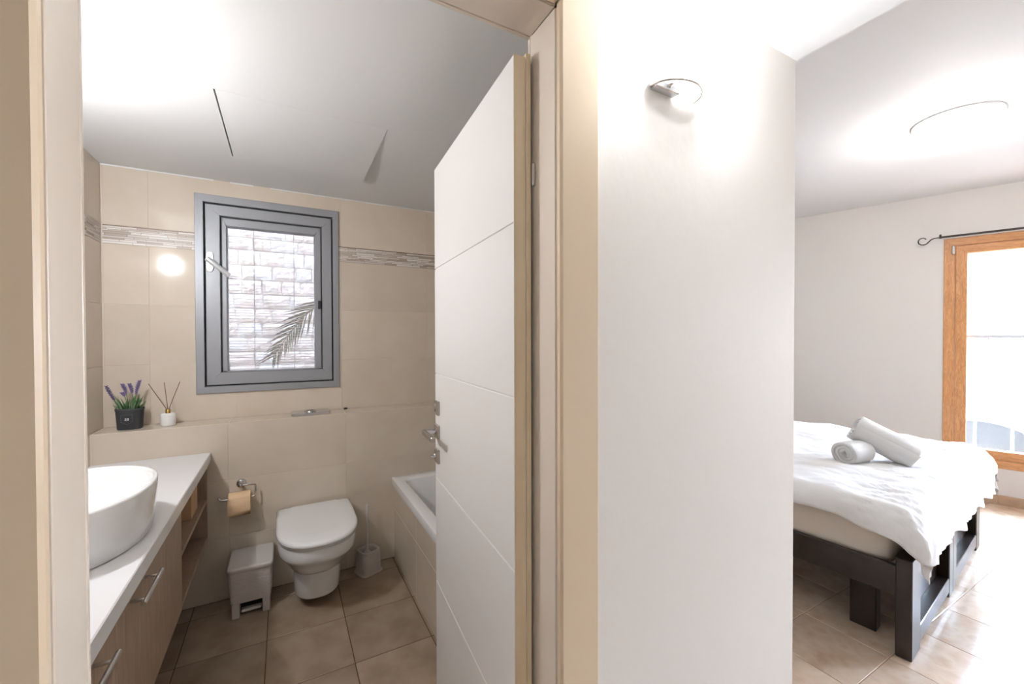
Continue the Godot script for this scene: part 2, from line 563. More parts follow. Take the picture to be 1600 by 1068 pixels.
	span(st, Vector3(WX - 0.12, 2.4, -3.05), Vector3(1.31, 2.5, -0.72))
	struct("ceiling", st, M.ceiling, "white plaster bathroom ceiling above the grey window", "ceiling")
	st = mk()
	span(st, Vector3(-1.2, 2.245, -0.84), Vector3(1.417, 2.75, 1.7))
	struct("ceiling", st, M.ceiling, "low white hall ceiling above the wall sconce", "ceiling")
	st = mk()
	span(st, Vector3(1.417, 2.607, -3.2), Vector3(6.4, 2.8, 1.7))
	struct("ceiling", st, M.ceiling, "higher white bedroom ceiling with round lamp", "ceiling")
	# wall with the bathroom door
	st = mk()
	span(st, Vector3(-1.2, -0.2, -0.84), Vector3(-0.285, 2.3, -0.725))
	span(st, Vector3(0.535, -0.2, -0.84), Vector3(1.42, 2.3, -0.725), 0.004)
	span(st, Vector3(-0.285, 2.1, -0.84), Vector3(0.535, 2.3, -0.725))
	struct("wall_front", st, M.plaster, "off-white painted wall beside bathroom door carrying the sconce", "wall")
	# the walls round the rest, behind and beside the camera
	st = mk()
	span(st, Vector3(-1.3, -0.2, -0.84), Vector3(-1.1, 2.75, 1.7))
	struct("wall_hall", st, M.plaster, "plain off-white end wall of the hall", "wall")
	st = mk()
	span(st, Vector3(-1.3, -0.2, 1.6), Vector3(6.4, 2.8, 1.8))
	struct("wall_rear", st, M.plaster, "plain off-white rear wall facing the bed", "wall")
	st = mk()
	span(st, Vector3(1.42, -0.2, -3.25), Vector3(4.9, 2.8, -3.05))
	struct("wall_far", st, M.bedwall, "plain off-white wall at the head of the bed", "wall")
	st = mk()
	span(st, Vector3(-2.35, -0.2, -0.22), Vector3(-0.2655, 2.8, 0), 0.0, W0)
	span(st, Vector3(1.135, -0.2, -0.22), Vector3(1.515, 2.8, 0), 0.0, W0)
	span(st, Vector3(1.515, -0.2, -0.22), Vector3(2.685, 0.305, 0), 0.0, W0)
	span(st, Vector3(1.515, 2.208, -0.22), Vector3(2.685, 2.8, 0), 0.0, W0)
	span(st, Vector3(2.685, -0.2, -0.22), Vector3(3.2, 2.8, 0), 0.0, W0)
	span(st, Vector3(-0.2655, -0.2, -0.22), Vector3(1.135, 0.305, 0), 0.0, W0)
	span(st, Vector3(-0.2655, 2.208, -0.22), Vector3(1.135, 2.8, 0), 0.0, W0)
	struct("wall_window", st, M.bedwall, "off-white bedroom wall around the oak framed window", "wall")
	var bb := thing("baseboard_window", "low beige tile skirting under the oak window", "baseboard", Vector3.ZERO, 0.0, "", "structure")
	for i in range(-7, 9):
		st = mk()
		span(st, Vector3(0.333 * i + 0.05, 0.0, 0.0), Vector3(0.333 * i + 0.381, 0.08, 0.012), 0.002, W0)
		obj("tile", st, M.skirt, bb)
	var b2 := thing("baseboard_front", "low beige tile skirting along the sconce wall", "baseboard", Vector3.ZERO, 0.0, "", "structure")
	for i in 3:
		st = mk()
		span(st, Vector3(0.625 + 0.265 * i, 0.0, -0.7245), Vector3(0.625 + 0.265 * i + 0.263, 0.08, -0.713), 0.002)
		obj("tile", st, M.skirt, b2)

# ------------------------------------------------------------------ door and its frame
func build_door() -> void:
	var fr := thing("trim_1", "cream painted wooden frame around the open bathroom doorway", "door frame", Vector3.ZERO, 0.0, "", "structure")
	var x0 := -0.255
	var x1 := 0.505
	var yt := 2.072
	for s in 2:
		var xa := x0 if s == 0 else x1
		var d := -1.0 if s == 0 else 1.0
		var st := mk()   # lining of the reveal: back strip, face, front bead, with fine joints between
		span(st, Vector3(xa, 0, -0.8405), Vector3(xa + d * 0.03, yt, -0.8300), 0.0015)
		span(st, Vector3(xa, 0, -0.8285), Vector3(xa + d * 0.03, yt, -0.7300), 0.0012)
		span(st, Vector3(xa + d * 0.003, 0, -0.831), Vector3(xa + d * 0.03, yt, -0.728))
		obj("jamb", st, M.jamb, fr)
		st = mk()
		span(st, Vector3(xa + d * 0.001, 0, -0.7288), Vector3(xa + d * 0.104, yt + 0.1, -0.709), 0.005)
		obj("casing", st, M.cream, fr)
		st = mk()   # casing on the bathroom side
		span(st, Vector3(xa + d * 0.012, 0, -0.8405), Vector3(xa + d * 0.09, yt + 0.08, -0.852), 0.003)
		obj("casing", st, M.cream, fr)
	var st := mk()
	span(st, Vector3(x0, yt, -0.8405), Vector3(x1, yt + 0.03, -0.8300), 0.0015)
	span(st, Vector3(x0, yt, -0.8285), Vector3(x1, yt + 0.03, -0.7300), 0.0012)
	span(st, Vector3(x0, yt + 0.003, -0.831), Vector3(x1, yt + 0.03, -0.728))
	obj("head_lining", st, M.jamb, fr)
	st = mk()
	span(st, Vector3(x0 + 0.001, yt + 0.001, -0.7288), Vector3(x1 - 0.001, yt + 0.102, -0.709), 0.005)
	obj("casing", st, M.cream, fr)
	# the leaf, open into the bathroom: local x is its thickness, -z runs from the hinges to the free edge
	var dr := thing("door_1", "open white bathroom door with horizontal grooves and nickel lever handle", "door", Vector3(0.455, 0, -0.819), deg_to_rad(-4.0), "", "structure")
	st = mk()
	span(st, Vector3(0.003, 0.012, -0.7085), Vector3(0.037, 2.011, -0.0015))
	obj("core", st, M.doorwhite, dr)
	st = mk()
	span(st, Vector3(0.0005, 0.012, -0.0015), Vector3(0.0285, 2.013, 0.0), 0.0)
	span(st, Vector3(0.030, 0.012, -0.012), Vector3(0.0425, 2.022, 0.002), 0.001)
	obj("hinge_edge", st, M.edge, dr).set_meta("label", "tan unpainted hinge edge")
	var ys := [0.012, 0.455, 0.848, 1.243, 1.637, 2.013]
	for i in 5:
		st = mk()
		span(st, Vector3(0.0, ys[i] + 0.0013, -0.71), Vector3(0.0045, ys[i + 1] - 0.0013, 0.0), 0.0016)
		obj("panel", st, M.doorwhite, dr)
		st = mk()
		span(st, Vector3(0.0355, ys[i] + 0.0013, -0.71), Vector3(0.04, ys[i + 1] - 0.0013, -0.013), 0.0016)
		obj("panel", st, M.doorwhite, dr)
	# three square nickel plates at the free edge; lever, thumb turn and a cylinder cover
	for k in 3:
		var y: float = [1.118, 1.030, 0.940][k]
		st = mk()
		box(st, Vector3(-0.0045, y, -0.672), Vector3(0.009, 0.052, 0.052), 0.0015)
		var pl := obj("plate", st, M.nickel, dr)
		if k == 0:
			st = mk()
			lathe(st, [Vector2(0.0, 0.0), Vector2(0.008, 0.0), Vector2(0.008, 0.003), Vector2(0.0, 0.003)], 20, Transform3D(Basis(Vector3(0, 1.8, 0), Vector3(-1, 0, 0), Vector3(0, 0, 1)), Vector3(-0.008, y, -0.675)))
			obj("cylinder_cover", st, M.chrome, pl)
		elif k == 1:
			st = mk()
			tube(st, [Vector3(-0.006, y, -0.672), Vector3(-0.045, y, -0.672)], 0.009, 16)
			obj("spindle", st, M.chrome, pl)
			st = mk()
			span(st, Vector3(-0.058, y - 0.009, -0.684), Vector3(-0.042, y + 0.009, -0.545), 0.003)
			obj("lever", st, M.nickel, pl)
		else:
			st = mk()
			lathe(st, [Vector2(0.010, 0.0), Vector2(0.010, 0.006), Vector2(0.006, 0.009), Vector2(0.0, 0.009)], 20, Transform3D(Basis(Vector3(0, 1, 0), Vector3(-1, 0, 0), Vector3(0, 0, 1)), Vector3(-0.009, y, -0.672)))
			box(st, Vector3(-0.02, y, -0.672), Vector3(0.014, 0.006, 0.02), 0.002)
			obj("thumb_turn", st, M.chrome, pl)
	for y in [0.3, 1.75]:
		st = mk()
		lathe(st, [Vector2(0.0, -0.026), Vector2(0.004, -0.025), Vector2(0.005, -0.022), Vector2(0.005, 0.022), Vector2(0.004, 0.025), Vector2(0.0, 0.026)], 14, Transform3D(Basis.IDENTITY, Vector3(0.0475, y, 0.004)))
		obj("hinge", st, M.steel, dr)

# ------------------------------------------------------------------ hall
func half_ring(w: float, d: float, y: float, n: int, c: Vector3) -> PackedVector3Array:   # half ellipse bulging towards +z
	var r := PackedVector3Array()
	for k in n + 1:
		var a := PI * k / n
		r.append(c + Vector3(-cos(a) * w, y, sin(a) * d))
	return r

func sconce_at(t: Node3D, plate: bool) -> void:      # built against the plane z = 0, opening upwards
	var st := mk()
	span(st, Vector3(-0.075, -0.012, 0.0), Vector3(0.005, 0.012, 0.022), 0.002)
	obj("bracket", st, M.chrome, t)
	st = mk()
	var a := []
	for s in [[0.078, 0.062, -0.004], [0.082, 0.072, 0.06], [0.084, 0.076, 0.12]]:
		a.append(half_ring(s[0], s[1], s[2], 24, Vector3(0, 0, 0.002)))
	loft(st, a, false, false, false, true)
	var b := []
	for s in [[0.075, 0.059, -0.004], [0.079, 0.069, 0.06], [0.081, 0.073, 0.12]]:
		b.append(half_ring(s[0], s[1], s[2], 24, Vector3(0, 0, 0.002)))
	loft(st, b, false, false, false, false)
	obj("glass_shade", st, M.shade, t)
	st = mk()
	var disc := PackedVector2Array()
	for v in half_ring(0.074, 0.058, 0.0, 24, Vector3(0, 0, 0.003)): disc.append(Vector2(v.x, v.z))
	prism(st, disc, 0.0, 0.003, Transform3D(Basis(Vector3(1, 0, 0), Vector3(0, 0, 1), Vector3(0, -1, 0)), Vector3(0, 0.004, 0)))
	if plate: obj("diffuser_plate", st, M.frost, t)
	st = mk(false)
	var rim := []
	for v in half_ring(0.0775, 0.0615, -0.005, 24, Vector3(0, 0, 0.003)): rim.append(v)
	tube(st, rim, 0.0022, 8)
	obj("rim", st, M.nickel, t)
	st = mk(false)
	tube(st, [Vector3(-0.03, 0.0, 0.02), Vector3(-0.03, 0.012, 0.034), Vector3(0.0, 0.012, 0.036)], 0.006, 10)
	obj("lamp_holder", st, M.steel, t)
	st = mk(false)
	lathe(st, [Vector2(0.0, -0.018), Vector2(0.009, -0.016), Vector2(0.013, 0.0), Vector2(0.013, 0.03), Vector2(0.009, 0.042), Vector2(0.0, 0.045)], 18, Transform3D(Basis.IDENTITY, Vector3(0, 0.035, 0.036)))
	obj("bulb", st, M.glow, t)

func build_hall() -> void:
	var t := thing("wall_sconce", "half moon glass wall sconce with chrome rim, glowing on hall wall", "wall lamp", Vector3(0.852, 1.985, -0.724))
	sconce_at(t, true)
	bulb_light(Vector3(0, 0.05, 0.036), E_SCONCE, 0.06, rgb(246, 250, 255), t)

# ------------------------------------------------------------------ bathroom
func dring(w: float, zf: float, y: float, zb := -2.637, n := 40, cx := 0.147) -> PackedVector3Array:   # flat back, straight sides, round front
	var r := PackedVector3Array()
	var ry: float = minf(w * 1.35, absf(zf - zb) * 0.72)
	r.append(Vector3(cx - w * 0.94, y, zb))
	r.append(Vector3(cx - w, y, zb + 0.012))
	r.append(Vector3(cx - w, y, lerpf(zb, zf - ry, 0.5)))
	for k in n + 1:
		var a := PI * k / n
		var c := -cos(a); var s := sin(a)
		r.append(Vector3(cx + signf(c) * pow(absf(c), 0.84) * w, y, zf - ry + pow(s, 0.84) * ry))
	r.append(Vector3(cx + w, y, lerpf(zb, zf - ry, 0.5)))
	r.append(Vector3(cx + w, y, zb + 0.012))
	r.append(Vector3(cx + w * 0.94, y, zb))
	return r

func build_bathroom() -> void:
	var st: SurfaceTool
	var t: Node3D
	# hidden behind the left door jamb: the lamp over the basin
	t = thing("wall_lamp", "half moon glass lamp on the left wall above the basin", "wall lamp", Vector3(WX, 1.89, -1.52), PI / 2)
	sconce_at(t, false)
	bulb_light(Vector3(0, 0.05, 0.036), E_BATH, 0.03, rgb(247, 250, 255), t)
	# ceiling hatch
	t = thing("ceiling_hatch", "white ceiling access panel hanging slightly open near window", "hatch", Vector3(0.09, 2.25, -1.787))
	st = mk()
	var hc := []
	for p in [[-0.2945, 0.0, 0.0005], [0.2985, 0.0, 0.0005], [0.297, -0.612, -0.021], [-0.2925, -0.612, -0.006]]:
		hc.append(Vector3(p[0], p[2], p[1]))
		hc.append(Vector3(p[0], p[2] + 0.0125, p[1]))
	var hm := Vector3(0, 0, -0.3)
	for k in 4:
		var l := (k + 1) % 4
		quad_out(st, hc[2 * k], hc[2 * l], hc[2 * l + 1], hc[2 * k + 1], hm)
	quad_out(st, hc[0], hc[2], hc[4], hc[6], hm)
	quad_out(st, hc[1], hc[3], hc[5], hc[7], hm)
	obj("panel", st, M.ceiling, t)

	build_bath_window()
	build_vanity()
	build_toilet()

	# bin
	t = thing("pedal_bin", "small pale woven plastic pedal bin beside toilet", "bin", Vector3(-0.152, 0, -2.522))
	st = mk(false)
	var rings := []
	woven(st, 0.0855, 0.1, 0.094, 0.1115, 0.075, 0.236, 17, 0.016)
	var wk: Material = M.wicker
	for sx in [-1.0, 1.0]:   # below the basket the front stands on two feet either side of the pedal recess
		span(st, Vector3(sx * 0.082, 0.0, 0.0955), Vector3(sx * 0.048, 0.0755, 0.05), 0.004)
	span(st, Vector3(-0.081, 0.0, 0.052), Vector3(0.081, 0.076, -0.098), 0.006)
	obj("body", st, wk, t)
	st = mk()
	span(st, Vector3(-0.044, 0.016, 0.05), Vector3(0.044, 0.03, 0.083), 0.004)
	obj("pedal", st, M.plastic, t)
	st = mk()
	span(st, Vector3(-0.047, 0.001, 0.0505), Vector3(0.047, 0.06, 0.055))
	obj("pedal_slot", st, M.dark, t).set_meta("label", "dark slot behind the pedal")
	st = mk(false)
	rings = []
	for q in [[0.0965, 0.114, 0.2345], [0.0985, 0.1165, 0.237], [0.0985, 0.1165, 0.2495], [0.0965, 0.1145, 0.2545], [0.091, 0.108, 0.257], [0.088, 0.105, 0.2555]]:
		rings.append(rrect(q[0], q[1], 0.02, 96, q[2]))
	loft(st, rings)
	obj("lid", st, M.plastic, t)

	# toilet brush and its holder
	t = thing("brush_holder", "pale woven plastic toilet brush holder between toilet and bathtub", "brush holder", Vector3(0.43, 0, -2.56), deg_to_rad(20))
	st = mk(false)
	rings = []
	for q in [[0.067, 0.064, 0.0], [0.067, 0.064, 0.005], [0.0625, 0.0595, 0.011]]:
		rings.append(rrect(q[0], q[1], 0.03, 72, q[2]))
	loft(st, rings, true, false)
	woven(st, 0.0605, 0.0575, 0.0535, 0.051, 0.011, 0.124, 12, 0.026)
	rings = []
	for q in [[0.0545, 0.052, 0.1235], [0.0555, 0.053, 0.127], [0.053, 0.0505, 0.131], [0.046, 0.044, 0.13], [0.042, 0.04, 0.12], [0.04, 0.038, 0.02]]:
		rings.append(rrect(q[0], q[1], 0.026, 72, q[2]))
	loft(st, rings, false, true)
	obj("body", st, wk, t)
	t = thing("toilet_brush", "white toilet brush with thin upright handle standing in holder", "toilet brush", Vector3(0.425, 0.022, -2.56))
	st = mk(false)
	lathe(st, [Vector2(0.0, 0.0), Vector2(0.026, 0.004), Vector2(0.034, 0.03), Vector2(0.034, 0.06), Vector2(0.022, 0.078), Vector2(0.0, 0.082)], 24)
	obj("bristles", st, M.plastic, t)
	st = mk(false)
	lathe(st, [Vector2(0.02, 0.08), Vector2(0.02, 0.092), Vector2(0.007, 0.1), Vector2(0.0055, 0.16), Vector2(0.0065, 0.19), Vector2(0.005, 0.2), Vector2(0.0055, 0.3), Vector2(0.008, 0.312), Vector2(0.0105, 0.352), Vector2(0.0095, 0.366), Vector2(0.004, 0.374), Vector2(0.0, 0.375)], 18)
	obj("handle", st, M.plastic, t)

	# paper holder and roll
	t = thing("paper_holder", "chrome wall holder with bent arm carrying the peach roll", "paper holder", Vector3(-0.204, 0.604, -2.64))
	st = mk(false)
	lathe(st, [Vector2(0.023, 0.0), Vector2(0.023, 0.006), Vector2(0.018, 0.012), Vector2(0.010, 0.016), Vector2(0.009, 0.046), Vector2(0.011, 0.052), Vector2(0.0, 0.054)], 24, Transform3D(Basis(Vector3(1, 0, 0), Vector3(0, 0, 1), Vector3(0, -1, 0)), Vector3.ZERO))
	obj("rosette", st, M.chrome, t)
	st = mk(false)
	tube(st, [Vector3(0.0, 0.0, 0.046), Vector3(0.055, 0.0, 0.046), Vector3(0.064, -0.003, 0.046), Vector3(0.067, -0.012, 0.046), Vector3(0.067, -0.052, 0.048), Vector3(0.064, -0.061, 0.048), Vector3(0.055, -0.064, 0.048), Vector3(-0.07, -0.064, 0.048), Vector3(-0.085, -0.062, 0.048), Vector3(-0.094, -0.054, 0.048), Vector3(-0.097, -0.046, 0.048)], 0.005, 12)
	obj("arm", st, M.chrome, t)
	t = thing("toilet_paper_roll", "peach toilet paper roll hanging on the chrome wall holder", "toilet paper", Vector3(-0.208, 0.5245, -2.59))
	st = mk(false)
	lathe(st, [Vector2(0.020, -0.049), Vector2(0.0475, -0.049), Vector2(0.0485, -0.047), Vector2(0.0485, 0.047), Vector2(0.0475, 0.049), Vector2(0.020, 0.049), Vector2(0.020, -0.049)], 40, Transform3D(Basis(Vector3(0, 1, 0), Vector3(1, 0, 0), Vector3(0, 0, -1)), Vector3.ZERO))
	obj("roll", st, M.paper, t)
	st = mk(false)
	var rr := []
	for q in [[0.03, 0.0395], [0.0, 0.0492], [-0.03, 0.0495], [-0.056, 0.0475], [-0.0575, 0.0487], [-0.03, 0.0507], [0.0, 0.0504], [0.03, 0.0405]]:
		rr.append(PackedVector3Array([Vector3(-0.049, q[0], q[1]), Vector3(0.049, q[0], q[1])]))
	loft(st, rr, false, false, false, true)
	obj("loose_sheet", st, M.paper, t)

	# flush plate lying in the ledge
	t = thing("flush_plate", "rectangular chrome flush plate on the ledge above the toilet", "flush plate", Vector3(0.137, 0.93, -2.735))
	st = mk()
	box(st, Vector3(0, 0.007, 0), Vector3(0.205, 0.014, 0.13), 0.003)
	obj("plate", st, M.chrome, t)
	st = mk(false)
	lathe(st, [Vector2(0.034, 0.012), Vector2(0.034, 0.018), Vector2(0.03, 0.02), Vector2(0.028, 0.0165), Vector2(0.0, 0.018)], 30)
	obj("button", st, M.chrome, t)
	t = thing("ledge_plug", "tiny dark plug lying on the ledge right of flush plate", "plug", Vector3(0.338, 0.93, -2.79))
	st = mk()
	box(st, Vector3(0, 0.005, 0), Vector3(0.022, 0.010, 0.012), 0.003)
	obj("plug", st, M.dark, t)

	# lavender pot
	t = thing("lavender_pot", "dark grey pot of artificial lavender on the ledge corner", "potted plant", Vector3(-0.672, 0.93, -2.722), deg_to_rad(-4))
	st = mk(false)
	rings = []
	for q in [[0.046, 0.034, 0.0], [0.0475, 0.0355, 0.003], [0.0525, 0.041, 0.09], [0.0545, 0.043, 0.094], [0.0545, 0.043, 0.103], [0.0505, 0.039, 0.1035], [0.049, 0.0375, 0.09]]:
		rings.append(sup(q[0], q[1], 2.7, 48, q[2]))
	loft(st, rings)
	obj("pot", st, M.pot, t)
	st = mk()
	loft(st, [sup(0.0488, 0.0373, 2.7, 32, 0.086), sup(0.046, 0.035, 2.7, 32, 0.092)])
	obj("soil", st, M.soil, t)
	st = mk()   # raised shield outline on the front
	var sh := [Vector2(-0.022, 0.074), Vector2(0.022, 0.074), Vector2(0.022, 0.040), Vector2(0.0, 0.026), Vector2(-0.022, 0.040), Vector2(-0.022, 0.074)]
	for i in 5:
		var p: Vector2 = sh[i]
		var q: Vector2 = sh[i + 1]
		tube(st, [Vector3(p.x, p.y, 0.0365 + 0.06 * (p.y - 0.026) + 0.002 - absf(p.x) * 0.05), Vector3(q.x, q.y, 0.0365 + 0.06 * (q.y - 0.026) + 0.002 - absf(q.x) * 0.05)], 0.0011, 6)
	var em := obj("shield_emblem", st, M.relief, t)
	var tx := TextMesh.new()
	tx.text = "20"
	var sf := SystemFont.new()
	sf.font_names = PackedStringArray(["Droid Sans"])
	sf.font_weight = 700
	tx.font = sf
	tx.font_size = 32
	tx.pixel_size = 0.00048
	tx.depth = 0.0012
	var tn := inst("printed_mark", tx, M.print, em)
	tn.position = Vector3(0, 0.052, 0.0398)
	tn.rotation.x = deg_to_rad(-4)
	var stems := [[Vector3(-0.02, 0.09, 0.0), Vector3(-0.086, 0.215, 0.005), 0.075], [Vector3(-0.004, 0.09, 0.004), Vector3(-0.028, 0.222, 0.0), 0.06],
		[Vector3(0.012, 0.09, -0.004), Vector3(-0.004, 0.222, -0.008), 0.06], [Vector3(0.02, 0.09, 0.0), Vector3(0.04, 0.236, 0.0), 0.075], [Vector3(-0.012, 0.09, -0.012), Vector3(-0.036, 0.178, -0.018), 0.035]]
	var gl := [M.leaf, M.leafpale]
	for s in stems:
		var a: Vector3 = s[0]
		var b: Vector3 = s[1]
		var mid: Vector3 = (a + b) / 2.0 + Vector3(signf(b.x - a.x) * -0.012, 0.008, 0)
		if absf(b.x) > 0.07: mid = Vector3(-0.062, 0.138, 0.004)
		st = mk(false)
		var pts := []
		for k in 9:
			var q := k / 8.0
			pts.append(a.lerp(mid, q).lerp(mid.lerp(b, q), q))
		tube(st, pts, 0.0013, 6)
		var so := obj("stem", st, M.leaf, t)
		st = mk(false)
		for k in 46:
			var q := 1.0 - float(s[2]) / 0.15 * (k / 46.0)
			var c: Vector3 = a.lerp(mid, q).lerp(mid.lerp(b, q), q)
			var an := k * 2.4
			var rad := 0.0045 + 0.005 * sin(PI * clampf(k / 46.0 + 0.12, 0, 1))
			var d := Vector3(cos(an), 0.45, sin(an)).normalized()
			var e := d.cross(Vector3.UP).normalized()
			var tip := c + d * (rad + 0.0035)
			st.set_smooth_group(-1)
			var w := 0.003
			for m in [[e, d.cross(e)], [d.cross(e), -e], [-e, -d.cross(e)], [-d.cross(e), e]]:
				var p0: Vector3 = c + d * rad * 0.55 + (m[0] as Vector3) * w
				var p1: Vector3 = c + d * rad * 0.55 + (m[1] as Vector3) * w
				tri_out(st, p0, p1, tip, c)
				tri_out(st, p0, p1, c, c + d * rad * 0.55)
		obj("flower_spike", st, M.petal if absf(b.x) < 0.045 else M.petaldark, so)
	for k in 46:
		var an := rng.randf() * TAU
		var base := Vector3(cos(an) * 0.036 * sqrt(rng.randf()), 0.088, sin(an) * 0.025 * sqrt(rng.randf()))
		var lean := Vector3(base.x * 0.9 + rng.randf_range(-0.014, 0.014), rng.randf_range(0.045, 0.092), base.z * 0.5 + rng.randf_range(-0.012, 0.012))
		st = mk(false)
		blade(st, base, base + lean, 0.0058, Vector3(rng.randf_range(-1, 1), 0.1, rng.randf_range(-1, 1)).normalized(), 0.012)
		obj("leaf", st, gl[0 if rng.randf() < 0.78 else 1], t)

	# reed diffuser
	t = thing("reed_diffuser", "white ceramic reed diffuser with brass collar and three sticks", "diffuser", Vector3(-0.524, 0.93, -2.725))
	st = mk(false)
	lathe(st, [Vector2(0.029, 0.0), Vector2(0.032, 0.002), Vector2(0.0325, 0.006), Vector2(0.0325, 0.058), Vector2(0.0305, 0.0625), Vector2(0.011, 0.064), Vector2(0.0, 0.064)], 40)
	obj("jar", st, M.ceramic, t)
	st = mk(false)
	lathe(st, [Vector2(0.0105, 0.062), Vector2(0.0105, 0.083), Vector2(0.0095, 0.084), Vector2(0.0055, 0.084), Vector2(0.0055, 0.07)], 24)
	obj("collar", st, M.brass, t)
	for p in [Vector3(-0.076, 0.219, 0.004), Vector3(-0.014, 0.222, -0.002), Vector3(0.05, 0.223, 0.0)]:
		st = mk()
		tube(st, [Vector3(p.x * -0.05, 0.066, p.z * -0.1), p], 0.0016, 8)
		obj("reed", st, M.reed, t)

	build_tub()

# a folded leaf blade from a to b
func blade(st: SurfaceTool, a: Vector3, b: Vector3, w: float, side: Vector3, sag: float) -> void:
	var d := (b - a).normalized()
	side = (side - d * side.dot(d)).normalized()
	var up := side.cross(d)
	var rings := []
	for k in 6:
		var q := k / 5.0
		var c := a.lerp(b, q) + Vector3.DOWN * sag * q * q
		var hw: float = w * (0.35 + 0.65 * sin(PI * minf(q * 1.1 + 0.12, 1.0))) * (1.0 if q < 0.99 else 0.08)
		rings.append(PackedVector3Array([c - side * hw + up * hw * 0.35, c - up * 0.0004, c + side * hw + up * hw * 0.35, c + up * 0.0008]))
	loft(st, rings, true, true)

# ring of a rounded rectangle, its points evenly spaced
func rrect(w: float, d: float, r: float, n: int, y: float) -> PackedVector3Array:
	r = minf(r, minf(w, d) * 0.98)
	var path := PackedVector2Array()
	for c in [[Vector2(w - r, -d + r), -PI / 2], [Vector2(w - r, d - r), 0.0], [Vector2(-w + r, d - r), PI / 2], [Vector2(-w + r, -d + r), PI]]:
		for k in 9:
			var a: float = c[1] + PI / 2 * k / 8.0
			path.append((c[0] as Vector2) + Vector2(cos(a), sin(a)) * r)
	path.append(path[0])
	var total := 0.0
	for i in path.size() - 1: total += path[i].distance_to(path[i + 1])
	var out := PackedVector3Array()
	var i := 0
	var run := 0.0
	for k in n:
		var at := total * k / n
		while i < path.size() - 2 and run + path[i].distance_to(path[i + 1]) < at:
			run += path[i].distance_to(path[i + 1])
			i += 1
		var l := path[i].distance_to(path[i + 1])
		var p := path[i].lerp(path[i + 1], (at - run) / maxf(l, 0.000001))
		out.append(Vector3(p.x, y, p.y))
	out.reverse()
	return out

# moulded basket weave between two heights: rows of bulges, each row set off by half a bulge
func woven(st: SurfaceTool, w0: float, d0: float, w1: float, d1: float, y0: float, y1: float, rows: int, r: float) -> void:
	var per := 4.0 * (w0 + d0)
	var waves := int(per / 0.026)
	var n := waves * 8
	var rings := []
	for i in rows * 6 + 1:
		var q := float(i) / (rows * 6)
		var row := int(i / 6.0)
		var inrow := (i % 6) / 6.0
		var ring := rrect(lerpf(w0, w1, q), lerpf(d0, d1, q), r, n, lerpf(y0, y1, q))
		for k in n:
			var ph := TAU * waves * k / n + (PI if row % 2 else 0.0)
			var v := ring[k]
			var o := Vector3(v.x, 0, v.z).normalized()
			ring[k] = v + o * (0.0021 * sin(PI * inrow) * (0.62 + 0.38 * cos(ph))) + Vector3(0, 0.0013 * sin(TAU * waves * k / n) * (1.0 if i > 0 and i < rows * 6 else 0.0), 0)
		rings.append(ring)
	loft(st, rings, false, false)

func frame_bars(st: SurfaceTool, o: Rect2, i: Rect2, z0: float, z1: float, bv := 0.0015, xf := Transform3D.IDENTITY) -> void:   # four mitred bars between two rectangles
	var a := [o.position, Vector2(o.end.x, o.position.y), o.end, Vector2(o.position.x, o.end.y)]
	var b := [i.position, Vector2(i.end.x, i.position.y), i.end, Vector2(i.position.x, i.end.y)]
	for k in 4:
		var l := (k + 1) % 4
		mitred(st, a[k], a[l], b[l], b[k], z0, z1, bv, xf)

func mitred(st: SurfaceTool, p: Vector2, q: Vector2, r: Vector2, s: Vector2, z0: float, z1: float, bv: float, xf: Transform3D) -> void:
	var c := (p + q + r + s) / 4.0
	var n := (q - p).orthogonal().normalized()
	if n.dot(c - p) < 0.0: n = -n
	var e := (q - p).normalized()
	var back := [p, q, r, s]
	var front := [p + n * bv + e * bv * 0.3, q + n * bv - e * bv * 0.3, r - n * bv + e * bv * 0.3, s - n * bv - e * bv * 0.3]
	var ctr := xf * Vector3(c.x, c.y, (z0 + z1) / 2.0)
	var v := func(w: Vector2, z: float) -> Vector3: return xf * Vector3(w.x, w.y, z)
	quad_out(st, v.call(front[0], z1), v.call(front[1], z1), v.call(front[2], z1), v.call(front[3], z1), ctr)
	quad_out(st, v.call(back[0], z0), v.call(back[1], z0), v.call(back[2], z0), v.call(back[3], z0), ctr)
	for k in 4:
		var l := (k + 1) % 4
		quad_out(st, v.call(back[k], z0), v.call(back[l], z0), v.call(back[l], z1 - bv), v.call(back[k], z1 - bv), ctr)
		quad_out(st, v.call(back[k], z1 - bv), v.call(back[l], z1 - bv), v.call(front[l], z1), v.call(front[k], z1), ctr)

func rect(x0: float, x1: float, y0: float, y1: float) -> Rect2: return Rect2(x0, y0, x1 - x0, y1 - y0)

